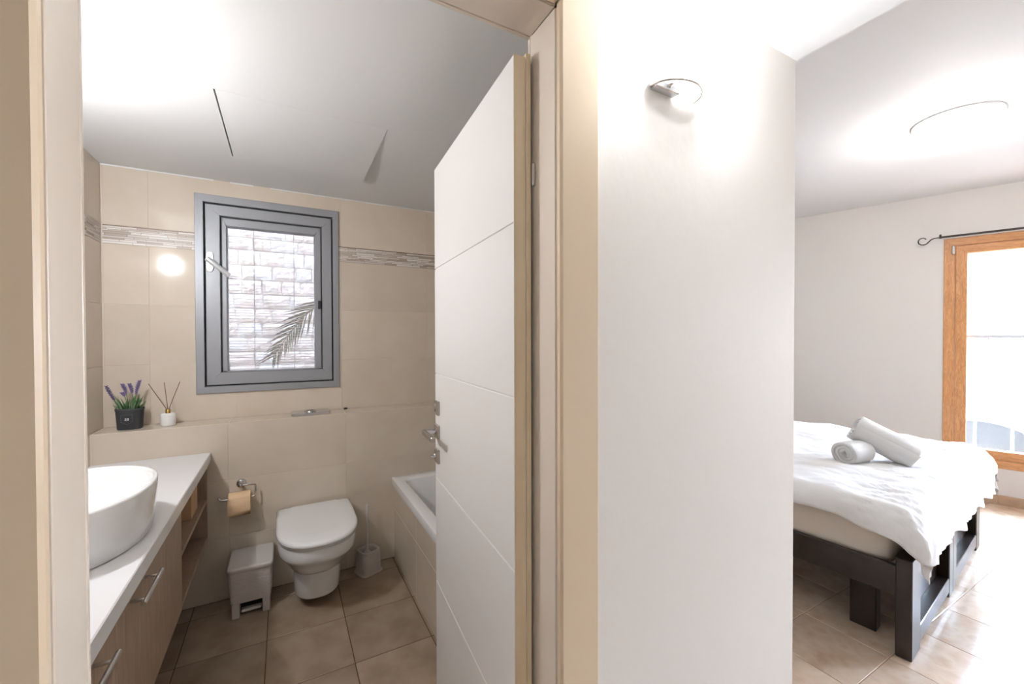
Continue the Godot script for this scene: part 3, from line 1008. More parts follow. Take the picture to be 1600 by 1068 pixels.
func build_bath_window() -> void:
	var t := thing("window_1", "small grey aluminium bathroom window with lever handle", "window", Vector3(0, 0, -2.81), 0.0, "", "structure")
	var st := mk()
	frame_bars(st, rect(-0.418, 0.305, 1.074, 2.164), rect(-0.379, 0.271, 1.112, 2.122), -0.004, 0.012, 0.002)
	frame_bars(st, rect(-0.402, 0.289, 1.09, 2.148), rect(-0.379, 0.271, 1.112, 2.122), -0.10, -0.003)
	obj("frame", st, M.alu, t)
	st = mk()
	frame_bars(st, rect(-0.379, 0.271, 1.112, 2.122), rect(-0.33, 0.23, 1.15, 2.08), -0.09, -0.022)
	obj("gasket", st, M.gasket, t)
	var sash := Node3D.new()
	put("sash", sash, t)
	var so := rect(-0.3715, 0.264, 1.1185, 2.114)
	var si := rect(-0.305, 0.2105, 1.187, 2.056)
	var names := ["bottom_rail", "stile", "top_rail", "stile"]
	var a := [so.position, Vector2(so.end.x, so.position.y), so.end, Vector2(so.position.x, so.end.y)]
	var b := [si.position, Vector2(si.end.x, si.position.y), si.end, Vector2(si.position.x, si.end.y)]
	for k in 4:
		var l := (k + 1) % 4
		st = mk()
		mitred(st, a[k], a[l], b[l], b[k], -0.06, 0.006, 0.0025, Transform3D.IDENTITY)
		obj(names[k], st, M.alu, sash)
	st = mk()
	frame_bars(st, rect(-0.307, 0.2125, 1.185, 2.058), rect(-0.300, 0.2055, 1.190, 2.051), -0.05, -0.010, 0.0005)
	obj("seal", st, M.gasket, sash)
	st = mk()
	frame_bars(st, rect(-0.302, 0.2075, 1.188, 2.053), rect(-0.2725, 0.1675, 1.194, 2.002), -0.05, -0.007, 0.006)
	obj("glazing_bead", st, M.alu, sash)
	for z in [-0.034, -0.056]:
		st = mk()
		span(st, Vector3(-0.288, 1.188, z - 0.002), Vector3(0.193, 2.034, z + 0.002))
		obj("pane", st, M.glass, sash)
	# handle
	st = mk(false)
	var pl := []
	for z in [0.0, 0.007, 0.0095]:
		var rr := PackedVector3Array()
		for k in 36:
			var an := TAU * k / 36
			rr.append(Vector3(-0.351 + signf(cos(an)) * pow(absf(cos(an)), 0.7) * (0.0175 - z * 0.15), 1.797 + signf(sin(an)) * pow(absf(sin(an)), 0.5) * (0.055 - z * 0.15), 0.006 + z))
		pl.append(rr)
	loft(st, pl)
	var hp := obj("handle_plate", st, M.alulight, t)
	st = mk(false)
	tube(st, [Vector3(-0.351, 1.800, 0.013), Vector3(-0.351, 1.800, 0.042)], 0.0115, 16)
	tube(st, [Vector3(-0.360, 1.808, 0.045), Vector3(-0.345, 1.795, 0.0465), Vector3(-0.31, 1.766, 0.045), Vector3(-0.272, 1.733, 0.040), Vector3(-0.262, 1.725, 0.036)], 0.0145, 14, 0.0115)
	obj("lever", st, M.alulight, hp)
	st = mk()
	span(st, Vector3(0.187, 1.555, -0.008), Vector3(0.204, 1.605, 0.004), 0.002)
	obj("catch", st, M.gasket, t)
	st = mk()
	span(st, Vector3(0.19, 1.1135, 0.0), Vector3(0.245, 1.1185, 0.010), 0.001)
	obj("stay", st, M.dark, t)
	# blind between the panes
	t = thing("venetian_blind", "fine white slatted blind inside the grey bathroom window", "blind", Vector3(0, 0, -2.855))
	st = mk()
	box(st, Vector3(0, 0, 0), Vector3(0.472, 0.0007, 0.0125))
	st.generate_normals()
	var sm := st.commit()
	for k in 51:
		var s := inst("slat", sm, M.slat, t)
		s.position = Vector3(-0.048, 1.2 + 0.0161 * k, 0)
		s.rotation.x = deg_to_rad(9)
	for x in [-0.147, 0.058]:
		st = mk()
		span(st, Vector3(x - 0.0017, 1.19, 0.0064), Vector3(x + 0.0017, 2.03, 0.0076))
		obj("cord", st, M.slat, t)

func build_vanity() -> void:
	var st := mk()
	span(st, Vector3(WX + 0.0005, 0.737, -2.6395), Vector3(-0.335, 0.786, -0.856), 0.003)
	tag(obj("countertop", st, M.counter), "white glossy countertop along the left bathroom wall", "countertop")
	# closed cabinet
	var t := thing("vanity_cabinet", "wood grain vanity cabinet with long steel bar handles", "cabinet", Vector3(0, 0, 0))
	st = mk()
	span(st, Vector3(WX + 0.001, 0.34, -2.0), Vector3(-0.371, 0.736, -0.86))
	obj("body", st, M.vanity, t)
	for d in [[-1.998, -1.302, -1.372, -1.553], [-1.298, -0.862, -1.035, -1.19]]:
		st = mk()
		span(st, Vector3(-0.37, 0.336, d[0]), Vector3(-0.35, 0.732, d[1]), 0.0015)
		var dr := obj("door", st, M.vanity, t)
		st = mk(false)
		tube(st, [Vector3(-0.317, 0.703, d[2]), Vector3(-0.317, 0.703, d[3])], 0.006, 14)
		for z in [d[2] - 0.028, d[3] + 0.028]:
			tube(st, [Vector3(-0.3505, 0.703, z), Vector3(-0.317, 0.703, z)], 0.0045, 12)
		obj("handle", st, M.steel, dr)
	# open shelf unit
	t = thing("open_shelf_unit", "open wood grain shelf unit at the end of countertop", "shelf unit", Vector3(0, 0, 0))
	for z in [[-2.638, -2.62], [-2.018, -2.002]]:
		st = mk()
		span(st, Vector3(WX + 0.001, 0.34, z[0]), Vector3(-0.352, 0.736, z[1]), 0.001)
		obj("side_panel", st, M.vanity, t)
	for y in [[0.34, 0.356], [0.535, 0.553]]:
		st = mk()
		span(st, Vector3(WX + 0.016, y[0], -2.62), Vector3(-0.352, y[1], -2.018), 0.001)
		obj("shelf", st, M.vanity, t)
	st = mk()
	span(st, Vector3(WX + 0.001, 0.34, -2.62), Vector3(WX + 0.015, 0.736, -2.018))
	obj("back_panel", st, M.vanity, t)
	t = thing("cardboard_box", "small tan cardboard box on the open vanity shelf", "box", Vector3(-0.43, 0.5532, -2.43))
	st = mk()
	span(st, Vector3(-0.06, 0, -0.075), Vector3(0.056, 0.15, 0.075), 0.0015)
	obj("carton", st, M.card, t)
	st = mk()
	span(st, Vector3(-0.0605, 0.149, -0.002), Vector3(0.0565, 0.1512, 0.076), 0.0005)
	obj("flap", st, M.card, t)
	# vessel basin
	t = thing("vessel_basin", "white oval vessel basin standing on the countertop", "basin", Vector3(-0.565, 0.786, -1.65))
	st = mk(false)
	var rings := []
	for q in [[0.192, 0.0], [0.2, 0.004], [0.206, 0.05], [0.211, 0.11], [0.213, 0.148], [0.211, 0.1535], [0.205, 0.1545], [0.2, 0.151], [0.197, 0.14], [0.19, 0.07], [0.175, 0.032], [0.13, 0.016], [0.05, 0.011], [0.012, 0.010]]:
		rings.append(sup(q[0], q[0] * 1.285, 2.15, 72, q[1]))
	loft(st, rings)
	obj("bowl", st, M.white, t)
	st = mk(false)
	lathe(st, [Vector2(0.028, 0.0105), Vector2(0.028, 0.0135), Vector2(0.022, 0.0155), Vector2(0.0, 0.0165)], 24)
	obj("drain", st, M.chrome, t)

func build_toilet() -> void:
	var t := thing("toilet", "white wall hung toilet with closed rounded lid", "toilet", Vector3.ZERO)
	var st := mk(false)
	var rings := []
	for q in [[0.100, -2.322, 0.06], [0.108, -2.309, 0.063], [0.1105, -2.302, 0.072], [0.1135, -2.290, 0.15], [0.115, -2.286, 0.198], [0.1155, -2.285, 0.202], [0.121, -2.273, 0.206], [0.132, -2.249, 0.225], [0.146, -2.217, 0.255], [0.160, -2.186, 0.285], [0.171, -2.156, 0.308], [0.1765, -2.140, 0.322], [0.1785, -2.132, 0.332], [0.1795, -2.128, 0.385], [0.175, -2.134, 0.391]]:
		rings.append(dring(q[0], q[1], q[2]))
	loft(st, rings)
	obj("bowl", st, M.white, t)
	st = mk(false)
	rings = []
	for q in [[0.176, -2.132, 0.392], [0.183, -2.122, 0.394], [0.1845, -2.119, 0.400], [0.182, -2.123, 0.406]]:
		rings.append(dring(q[0], q[1], q[2], -2.60))
	loft(st, rings)
	obj("seat", st, M.white, t)
	st = mk(false)
	rings = []
	for q in [[0.184, -2.117, 0.4075], [0.188, -2.110, 0.4095], [0.1895, -2.107, 0.416], [0.1885, -2.109, 0.424], [0.184, -2.117, 0.4305], [0.172, -2.133, 0.434], [0.12, -2.2, 0.436]]:
		rings.append(dring(q[0], q[1], q[2], -2.615))
	loft(st, rings)
	obj("lid", st, M.white, t)
	for x in [0.075, 0.219]:
		st = mk(false)
		tube(st, [Vector3(x - 0.022, 0.415, -2.619), Vector3(x + 0.022, 0.415, -2.619)], 0.011, 14)
		obj("lid_hinge", st, M.white, t)

func build_tub() -> void:
	var t := thing("bathtub", "white built-in bathtub with flat rim behind the door", "bathtub", Vector3.ZERO)
	var st := mk(false)
	var x0 := 0.585
	var x1 := 1.293
	var z0 := -2.6385
	var z1 := -0.95
	var ring := func(i: float, y: float, rr: float) -> PackedVector3Array:
		var out := PackedVector3Array()
		var a := [Vector2(x0 + i, z0 + i * 1.3), Vector2(x0 + i, z1 - i), Vector2(x1 - i, z1 - i), Vector2(x1 - i, z0 + i * 1.3)]
		var dirs := [PI, PI / 2, 0.0, -PI / 2]
		var ins := [Vector2(1, 1), Vector2(1, -1), Vector2(-1, -1), Vector2(-1, 1)]
		for k in 4:
			for m in 7:
				var an: float = dirs[k] + PI / 2 - m / 6.0 * PI / 2
				var c: Vector2 = a[k] + ins[k] * rr
				out.append(Vector3(c.x + cos(an) * rr, y, c.y + sin(an) * rr))
		return out
	var rings := []
	for q in [[0.0, 0.462, 0.004], [0.0, 0.503, 0.006], [0.0015, 0.5065, 0.008], [0.004, 0.508, 0.01], [0.056, 0.507, 0.04], [0.0615, 0.505, 0.045], [0.066, 0.498, 0.05], [0.075, 0.42, 0.07], [0.10, 0.2, 0.11], [0.125, 0.13, 0.12], [0.17, 0.105, 0.13], [0.26, 0.1, 0.09]]:
		rings.append(ring.call(q[0], q[1], q[2]))
	loft(st, rings, false, true, true, false)
	obj("tub_shell", st, M.white, t)
	st = mk()
	span(st, Vector3(x0 + 0.002, 0.462, z0), Vector3(x0 + 0.02, 0.466, z1))
	obj("rim_lip", st, M.white, t)
	# tiled front
	st = mk()
	span(st, Vector3(0.6015, 0.0, -2.6395), Vector3(0.63, 0.4615, -0.9515))
	var ap := struct("wall_bath", st, M.grout, "cream tiled front panel under the bathtub rim", "wall")
	var xf := Transform3D(Basis(Vector3(0, 0, 1), Vector3.UP, Vector3(-1, 0, 0)), Vector3(0.6, 0, -2.639))
	var j := [0.0, 0.5, 1.08, 1.687]
	for row in [[0.0, 0.31], [0.31, 0.461]]:
		for i in 3:
			wall_tile(ap, j[i], j[i + 1], row[0], row[1], xf)
	st = mk()
	span(st, Vector3(0.63, 0.0, -0.951), Vector3(1.3, 0.4615, -0.93))
	struct("wall_bath", st, M.grout, "narrow end panel of the bathtub near the door wall", "wall")

# ------------------------------------------------------------------ bedroom
func towel_roll(turns: float, r1: float, len: float, wob: float) -> SurfaceTool:     # a towel rolled along local x
	var st := mk(false)
	var th := r1 / (turns + 0.35)
	var n := int(turns * 28)
	var cross := []     # outer face from end to end, then back along the inner face
	var l := len / 2.0
	for q in [[-1.0, 0.25], [-0.985, 0.8], [-0.94, 1.0], [-0.5, 1.0], [0.0, 1.0], [0.5, 1.0], [0.94, 1.0], [0.985, 0.8], [1.0, 0.25], [0.97, 0.04], [0.5, 0.02], [0.0, 0.02], [-0.5, 0.02], [-0.97, 0.04]]:
		cross.append(q)
	var rings := []
	for i in n + 1:
		var a := TAU * turns * i / n
		var base := th * a / TAU + 0.003
		var end := 1.0 if i < n - 3 else (n - i) / 4.0 + 0.15
		var ring := PackedVector3Array()
		for q in cross:
			var rad: float = base + th * 0.93 * q[1] * end
			rad *= 1.0 + wob * sin(2.0 * a + 1.0) * 0.5
			var inset: float = 0.010 * (1.0 - float(i) / n) + 0.003 * sin(a * 3.0)
			ring.append(Vector3(q[0] * (l - inset), -cos(a + 0.6) * rad * 0.96, sin(a + 0.6) * rad))
		rings.append(ring)
	loft(st, rings, true, true, true, true)
	return st

func build_bedroom() -> void:
	var st: SurfaceTool
	var t: Node3D
	# bed: local x along the foot, -z towards the head
	var turn := deg_to_rad(6.5)
	var at := Vector3(2.312, 0, -0.715)
	var bw := 1.70
	t = thing("bed_frame", "dark stained wooden bed frame with open foot posts", "bed", at, turn)
	for p in [[0.0, 0.145, 0.0, 0.055], [0.755, 0.845, 0.0, 0.06], [0.845, 0.935, 0.0, 0.06], [bw - 0.12, bw, 0.0, 0.055]]:
		st = mk()
		span(st, Vector3(p[0], 0.0, -p[3]), Vector3(p[1], 0.43, p[2]), 0.004)
		obj("post", st, M.bed, t)
	for p in [[0.145, 0.755], [0.935, bw - 0.12]]:
		st = mk()
		span(st, Vector3(p[0], 0.028, -0.05), Vector3(p[1], 0.104, -0.001), 0.003)
		obj("lower_rail", st, M.bed, t)
		st = mk()
		span(st, Vector3(p[0], 0.36, -0.05), Vector3(p[1], 0.425, -0.001), 0.003)
		obj("upper_rail", st, M.bed, t)
		st = mk()
		span(st, Vector3(p[0], 0.1035, -0.056), Vector3(p[1], 0.37, -0.048))
		obj("foot_panel", st, M.bed, t)
	for x in [[0.006, 0.036], [bw - 0.036, bw - 0.006]]:
		st = mk()
		span(st, Vector3(x[0], 0.258, -2.02), Vector3(x[1], 0.386, -0.05), 0.003)
		obj("side_rail", st, M.bed, t)
	for z in [-0.245, -1.3]:
		for x in [0.115, bw - 0.185]:
			st = mk()
			span(st, Vector3(x, 0.0, z), Vector3(x + 0.07, 0.3, z + 0.1), 0.003)
			obj("support_leg", st, M.bed, t)
	for k in 14:
		st = mk()
		span(st, Vector3(0.036, 0.345, -0.12 - 0.14 * k), Vector3(bw - 0.036, 0.36, -0.20 - 0.14 * k))
		obj("slat", st, M.bed, t)
	for x in [0.0, bw - 0.12]:
		st = mk()
		span(st, Vector3(x, 0.0, -2.075), Vector3(x + 0.12, 0.8, -2.02), 0.004)
		obj("post", st, M.bed, t)
	st = mk()
	span(st, Vector3(0.12, 0.3, -2.065), Vector3(bw - 0.12, 0.76, -2.03), 0.003)
	obj("headboard", st, M.bed, t)
	# mattress
	t = thing("mattress", "thick pale beige mattress showing under the white duvet", "mattress", at, turn)
	st = mk(false)
	var rings := []
	for q in [[0.03, 0.3605], [0.005, 0.372], [0.0, 0.395], [0.0, 0.55], [0.008, 0.578], [0.035, 0.592]]:
		var ring := PackedVector3Array()
		for v in sup(bw / 2.0 - 0.042 - q[0], 0.96 - q[0], 26.0, 72, q[1], Vector3(bw / 2.0, 0, -1.03)): ring.append(v)
		rings.append(ring)
	loft(st, rings)
	obj("mattress", st, M.mattress, t)
	build_duvet(at, turn, bw)
	# towels on the bed
	var b := Transform3D(Basis(Vector3.UP, turn), at)
	t = thing("rolled_towel", "white towel roll lying flat with its spiral end showing", "towel", b * TOWEL_A, 0.0, "rolled towels on the bed")
	t.basis = Basis(Vector3.UP, turn + deg_to_rad(-14))
	obj("towel", towel_roll(3.0, 0.065, 0.185, 0.05), M.towel, t)
	t = thing("rolled_towel", "white towel roll leaning tilted over the flat roll", "towel", b * TOWEL_B, 0.0, "rolled towels on the bed")
	t.basis = Basis(Vector3.UP, turn + deg_to_rad(-70)) * Basis(Vector3(0, 0, 1), deg_to_rad(-28))
	obj("towel", towel_roll(3.2, 0.076, 0.31, 0.05), M.towel, t)
	# ceiling lamp
	t = thing("ceiling_lamp", "round white flush ceiling lamp glowing in the bedroom", "ceiling lamp", Vector3(3.36, 2.607, -0.87))
	st = mk(false)
	lathe(st, [Vector2(0.0, -0.006), Vector2(0.19, -0.006), Vector2(0.19, 0.0), Vector2(0.0, 0.0)], 48)
	obj("base_plate", st, M.white, t)
	st = mk(false)
	lathe(st, [Vector2(0.0, -0.085), Vector2(0.07, -0.080), Vector2(0.13, -0.064), Vector2(0.17, -0.038), Vector2(0.185, -0.01), Vector2(0.185, -0.006)], 48)
	obj("lamp_dome", st, M.dome, t)
	bulb_light(Vector3(0, -0.13, 0), E_DOME, 0.15, rgb(255, 252, 248), t)
	build_bed_window()

const TOWEL_A := Vector3(0.66, 0.70, -0.38)
const TOWEL_B := Vector3(0.83, 0.763, -0.285)

func build_duvet(at: Vector3, turn: float, bw: float) -> void:
	var t := thing("duvet", "puffy creased white duvet draped over the bed foot", "duvet", at, turn)
	var st := mk(false)
	var n1 := FastNoiseLite.new()
	n1.seed = 5; n1.frequency = 1.0; n1.fractal_octaves = 2
	var n2 := FastNoiseLite.new()
	n2.seed = 9; n2.frequency = 1.0; n2.fractal_octaves = 3
	var nx := 150
	var nz := 130
	var rows := []
	var under := []
	var top := 0.632
	for k in nz + 1:
		var row := PackedVector3Array()
		var und := PackedVector3Array()
		for i in nx + 1:
			# cloth coordinates: s across the bed, v from the foot (negative: hanging) towards the head
			var v := lerpf(-0.185 - 0.055 * float(i) / nx, 1.62, pow(float(k) / nz, 1.25))
			var s := lerpf(-0.065 - 0.05 * clampf(1.0 - v / 0.3, 0.0, 1.0), bw + 0.225, float(i) / nx)
			var p := drape(s, v, bw, top)
			var hang_s := maxf(0.0, maxf(-s, s - bw))
			var hang_v := maxf(0.0, -v)
			var edge := clampf((hang_v + hang_s) / 0.2, 0.0, 1.0)
			# puffs on top, folds that run with the fall of the cloth at the edges
			var puff := n1.get_noise_2d(s * 2.2, v * 2.0) * 0.016 + n2.get_noise_2d(s * 5.0 + v * 2.5, v * 4.0 - s * 2.0) * 0.008
			var crease := n2.get_noise_2d(s * 14.0 + v * 5.0, v * 3.0 - s * 1.5)
			crease = (1.0 - absf(crease) * 2.4) * 0.010 * (0.06 + clampf(1.0 - v * 2.6, 0.0, 1.0))
			var fold := (sin(s * 12.0 + 2.6 * n1.get_noise_2d(s * 3.0, 7.0)) * 0.010 + n1.get_noise_2d(s * 7.0, v * 2.5) * 0.016) * clampf(hang_v / 0.22, 0.0, 1.0)
			var fold2 := (sin(v * 16.0 + 1.0) * 0.010 + n2.get_noise_2d(s * 2.0, v * 6.0) * 0.014) * clampf(hang_s / 0.12, 0.0, 1.0)
			var e := 0.01
			var nrm := (drape(s + e, v, bw, top) - drape(s - e, v, bw, top)).cross(drape(s, v + e, bw, top) - drape(s, v - e, bw, top)).normalized()
			if nrm.dot(p - Vector3(bw / 2.0, 0.0, -0.9)) < 0.0: nrm = -nrm
			var q := p + nrm * (puff * (1.0 - 0.4 * edge) + crease * (1.0 - 0.85 * edge) + fold + fold2 + 0.012)
			q.y += n1.get_noise_2d(s * 4.0, 31.0) * 0.03 * clampf(hang_v / 0.3, 0.0, 1.0) + n1.get_noise_2d(v * 4.0, 57.0) * 0.03 * clampf(hang_s / 0.2, 0.0, 1.0)
			row.append(q)
			und.append(q - nrm * (0.03 * clampf(minf(minf(i, nx - i), minf(k, nz - k)) / 6.0, 0.08, 1.0)))
		rows.append(row)
		under.append(und)
	loft(st, rows, false, false, false, true)
	loft(st, under, false, false, false, false)
	st.set_smooth_group(1)
	for i in nx:
		for e in [0, nz]:
			var fl: bool = e == 0
			if fl: quad(st, rows[e][i], rows[e][i + 1], under[e][i + 1], under[e][i])
			else: quad(st, rows[e][i + 1], rows[e][i], under[e][i], under[e][i + 1])
	for k in nz:
		for e in [0, nx]:
			if e == 0: quad(st, rows[k + 1][e], rows[k][e], under[k][e], under[k + 1][e])
			else: quad(st, rows[k][e], rows[k + 1][e], under[k + 1][e], under[k][e])
	obj("duvet", st, M.duvet, t)

func drape(s: float, v: float, bw: float, top: float) -> Vector3:
	var rs := 0.10
	var rv := 0.135
	var cs := 0.075
	var cv := 0.10
	var x := s
	var drop := 0.0
	var a := 0.0
	var sign := 0.0
	if s < cs: a = cs - s; sign = -1.0
	elif s > bw + 0.075: a = s - bw + 0.01; sign = 1.0
	if sign != 0.0:
		var an := minf(a / rs, PI / 2 * 0.97)
		var rest := a - an * rs
		x = (cs if sign < 0.0 else bw + 0.075) + sign * (sin(an) * rs + rest * cos(an))
		drop += rs * (1.0 - cos(an)) + rest * sin(an)
	var z := v
	var av := 0.0
	var dv := 0.0
	if v < cv:
		av = cv - v
		var an := minf(av / rv, PI / 2 * 0.97)
		var rest := av - an * rv
		z = cv - (sin(an) * rv + rest * cos(an))
		dv = rv * (1.0 - cos(an)) + rest * sin(an)
	# where both sides hang, the corner swings out as a flap
	var both := minf(drop, dv)
	var y := top - maxf(drop, dv) - both * 0.35
	return Vector3(x + sign * both * 0.12, y, -z + both * 0.12)

func build_bed_window() -> void:
	var t := thing("window_2", "tall oak framed bedroom window with bright view outside", "window", W0.origin, 0.0, "", "structure")
	t.basis = W0.basis
	var st := mk()
	var x0 := -0.272
	var x1 := 1.142
	mitred(st, Vector2(x0, 0.297), Vector2(x0, 2.215), Vector2(x0 + 0.066, 2.149), Vector2(x0 + 0.066, 0.363), -0.16, 0.006, 0.003, Transform3D.IDENTITY)
	obj("frame_stile", st, M.oak_up, t)
	st = mk()
	mitred(st, Vector2(x1, 2.215), Vector2(x1, 0.297), Vector2(x1 - 0.066, 0.363), Vector2(x1 - 0.066, 2.149), -0.16, 0.006, 0.003, Transform3D.IDENTITY)
	obj("frame_stile", st, M.oak_up, t)
	st = mk()
	mitred(st, Vector2(x0, 2.215), Vector2(x1, 2.215), Vector2(x1 - 0.066, 2.149), Vector2(x0 + 0.066, 2.149), -0.16, 0.006, 0.003, Transform3D.IDENTITY)
	obj("frame_rail", st, M.oak_along, t)
	st = mk()
	mitred(st, Vector2(x1, 0.297), Vector2(x0, 0.297), Vector2(x0 + 0.066, 0.363), Vector2(x1 - 0.066, 0.363), -0.16, 0.006, 0.003, Transform3D.IDENTITY)
	obj("frame_rail", st, M.oak_along, t)
	var sash := Node3D.new()
	put("sash", sash, t)
	var so := rect(x0 + 0.0695, x1 - 0.0695, 0.3665, 2.1455)
	var si := rect(x0 + 0.14, x1 - 0.14, 0.437, 2.077)
	var names := ["bottom_rail", "stile", "top_rail", "stile"]
	var a := [so.position, Vector2(so.end.x, so.position.y), so.end, Vector2(so.position.x, so.end.y)]
	var b := [si.position, Vector2(si.end.x, si.position.y), si.end, Vector2(si.position.x, si.end.y)]
	for k in 4:
		var l := (k + 1) % 4
		st = mk()
		mitred(st, a[k], a[l], b[l], b[k], -0.06, 0.010, 0.004, Transform3D.IDENTITY)
		obj(names[k], st, M.oak_along if k % 2 == 0 else M.oak_up, sash)
	st = mk()
	span(st, Vector3(x0 + 0.13, 0.43, -0.034), Vector3(x1 - 0.13, 2.084, -0.028))
	obj("pane", st, M.glass, sash)
	# a second window of the same kind further along the wall, outside the picture
	var t3 := thing("window_3", "second oak framed window further along the bedroom wall", "window", W0.origin, 0.0, "", "structure")
	t3.basis = W0.basis
	st = mk()
	frame_bars(st, rect(1.508, 2.692, 0.297, 2.215), rect(1.64, 2.56, 0.437, 2.077), -0.10, 0.006, 0.003)
	obj("frame", st, M.oak_up, t3)
	st = mk()
	span(st, Vector3(1.63, 0.43, -0.034), Vector3(2.57, 2.084, -0.028))
	obj("pane", st, M.glass, t3)
	st = mk(false)
	lathe(st, [Vector2(0.0, -0.04), Vector2(0.009, -0.036), Vector2(0.011, -0.028), Vector2(0.011, 0.028), Vector2(0.009, 0.036), Vector2(0.0, 0.04)], 16, Transform3D(Basis.IDENTITY, Vector3(x0 + 0.056, 2.115, 0.014)))
	obj("hinge", st, M.steel, t)
	st = mk(false)
	lathe(st, [Vector2(0.0, -0.04), Vector2(0.009, -0.036), Vector2(0.011, -0.028), Vector2(0.011, 0.028), Vector2(0.009, 0.036), Vector2(0.0, 0.04)], 16, Transform3D(Basis.IDENTITY, Vector3(x0 + 0.056, 0.42, 0.014)))
	obj("hinge", st, M.steel, t)
	# roll-down insect screen outside the pane
	t = thing("insect_screen", "white roll-down screen lowered halfway behind oak window glass", "screen", W0.origin)
	t.basis = W0.basis
	st = mk()
	span(st, Vector3(x0 + 0.07, 1.38, -0.122), Vector3(x1 - 0.07, 2.14, -0.12))
	obj("mesh", st, M.screen, t)
	st = mk()
	span(st, Vector3(x0 + 0.07, 1.362, -0.13), Vector3(x1 - 0.07, 1.388, -0.112), 0.004)
	obj("bottom_bar", st, M.facade_far, t)
	st = mk(false)
	tube(st, [Vector3(0.0, 1.362, -0.121), Vector3(0.0, 1.349, -0.121), Vector3(-0.022, 1.345, -0.121), Vector3(0.022, 1.345, -0.121)], 0.004, 10)
	obj("pull", st, M.iron, t)
	# curtain rod
	t = thing("curtain_rod", "black iron curtain rod with scroll end above oak window", "curtain rod", W0.origin)
	t.basis = W0.basis
	st = mk(false)
	tube(st, [Vector3(-0.305, 2.226, 0.06), Vector3(1.2, 2.226, 0.06)], 0.0085, 14)
	obj("rod", st, M.iron, t)
	st = mk(false)
	var pts := [Vector3(-0.295, 2.226, 0.06), Vector3(-0.335, 2.224, 0.06), Vector3(-0.352, 2.216, 0.06)]
	for k in 20:
		var an := -0.9 - 4.9 * k / 19.0
		pts.append(Vector3(-0.404, 2.212, 0.06) + Vector3(cos(an), sin(an), 0) * lerpf(0.036, 0.022, k / 19.0))
	tube(st, pts, 0.0046, 10, 0.0036)
	obj("scroll_finial", st, M.iron, t)
	for x in [-0.296, 1.19]:
		st = mk(false)
		tube(st, [Vector3(x, 2.247, 0.0), Vector3(x, 2.247, 0.05), Vector3(x, 2.238, 0.06), Vector3(x, 2.216, 0.06)], 0.007, 10)
		obj("bracket", st, M.iron, t)

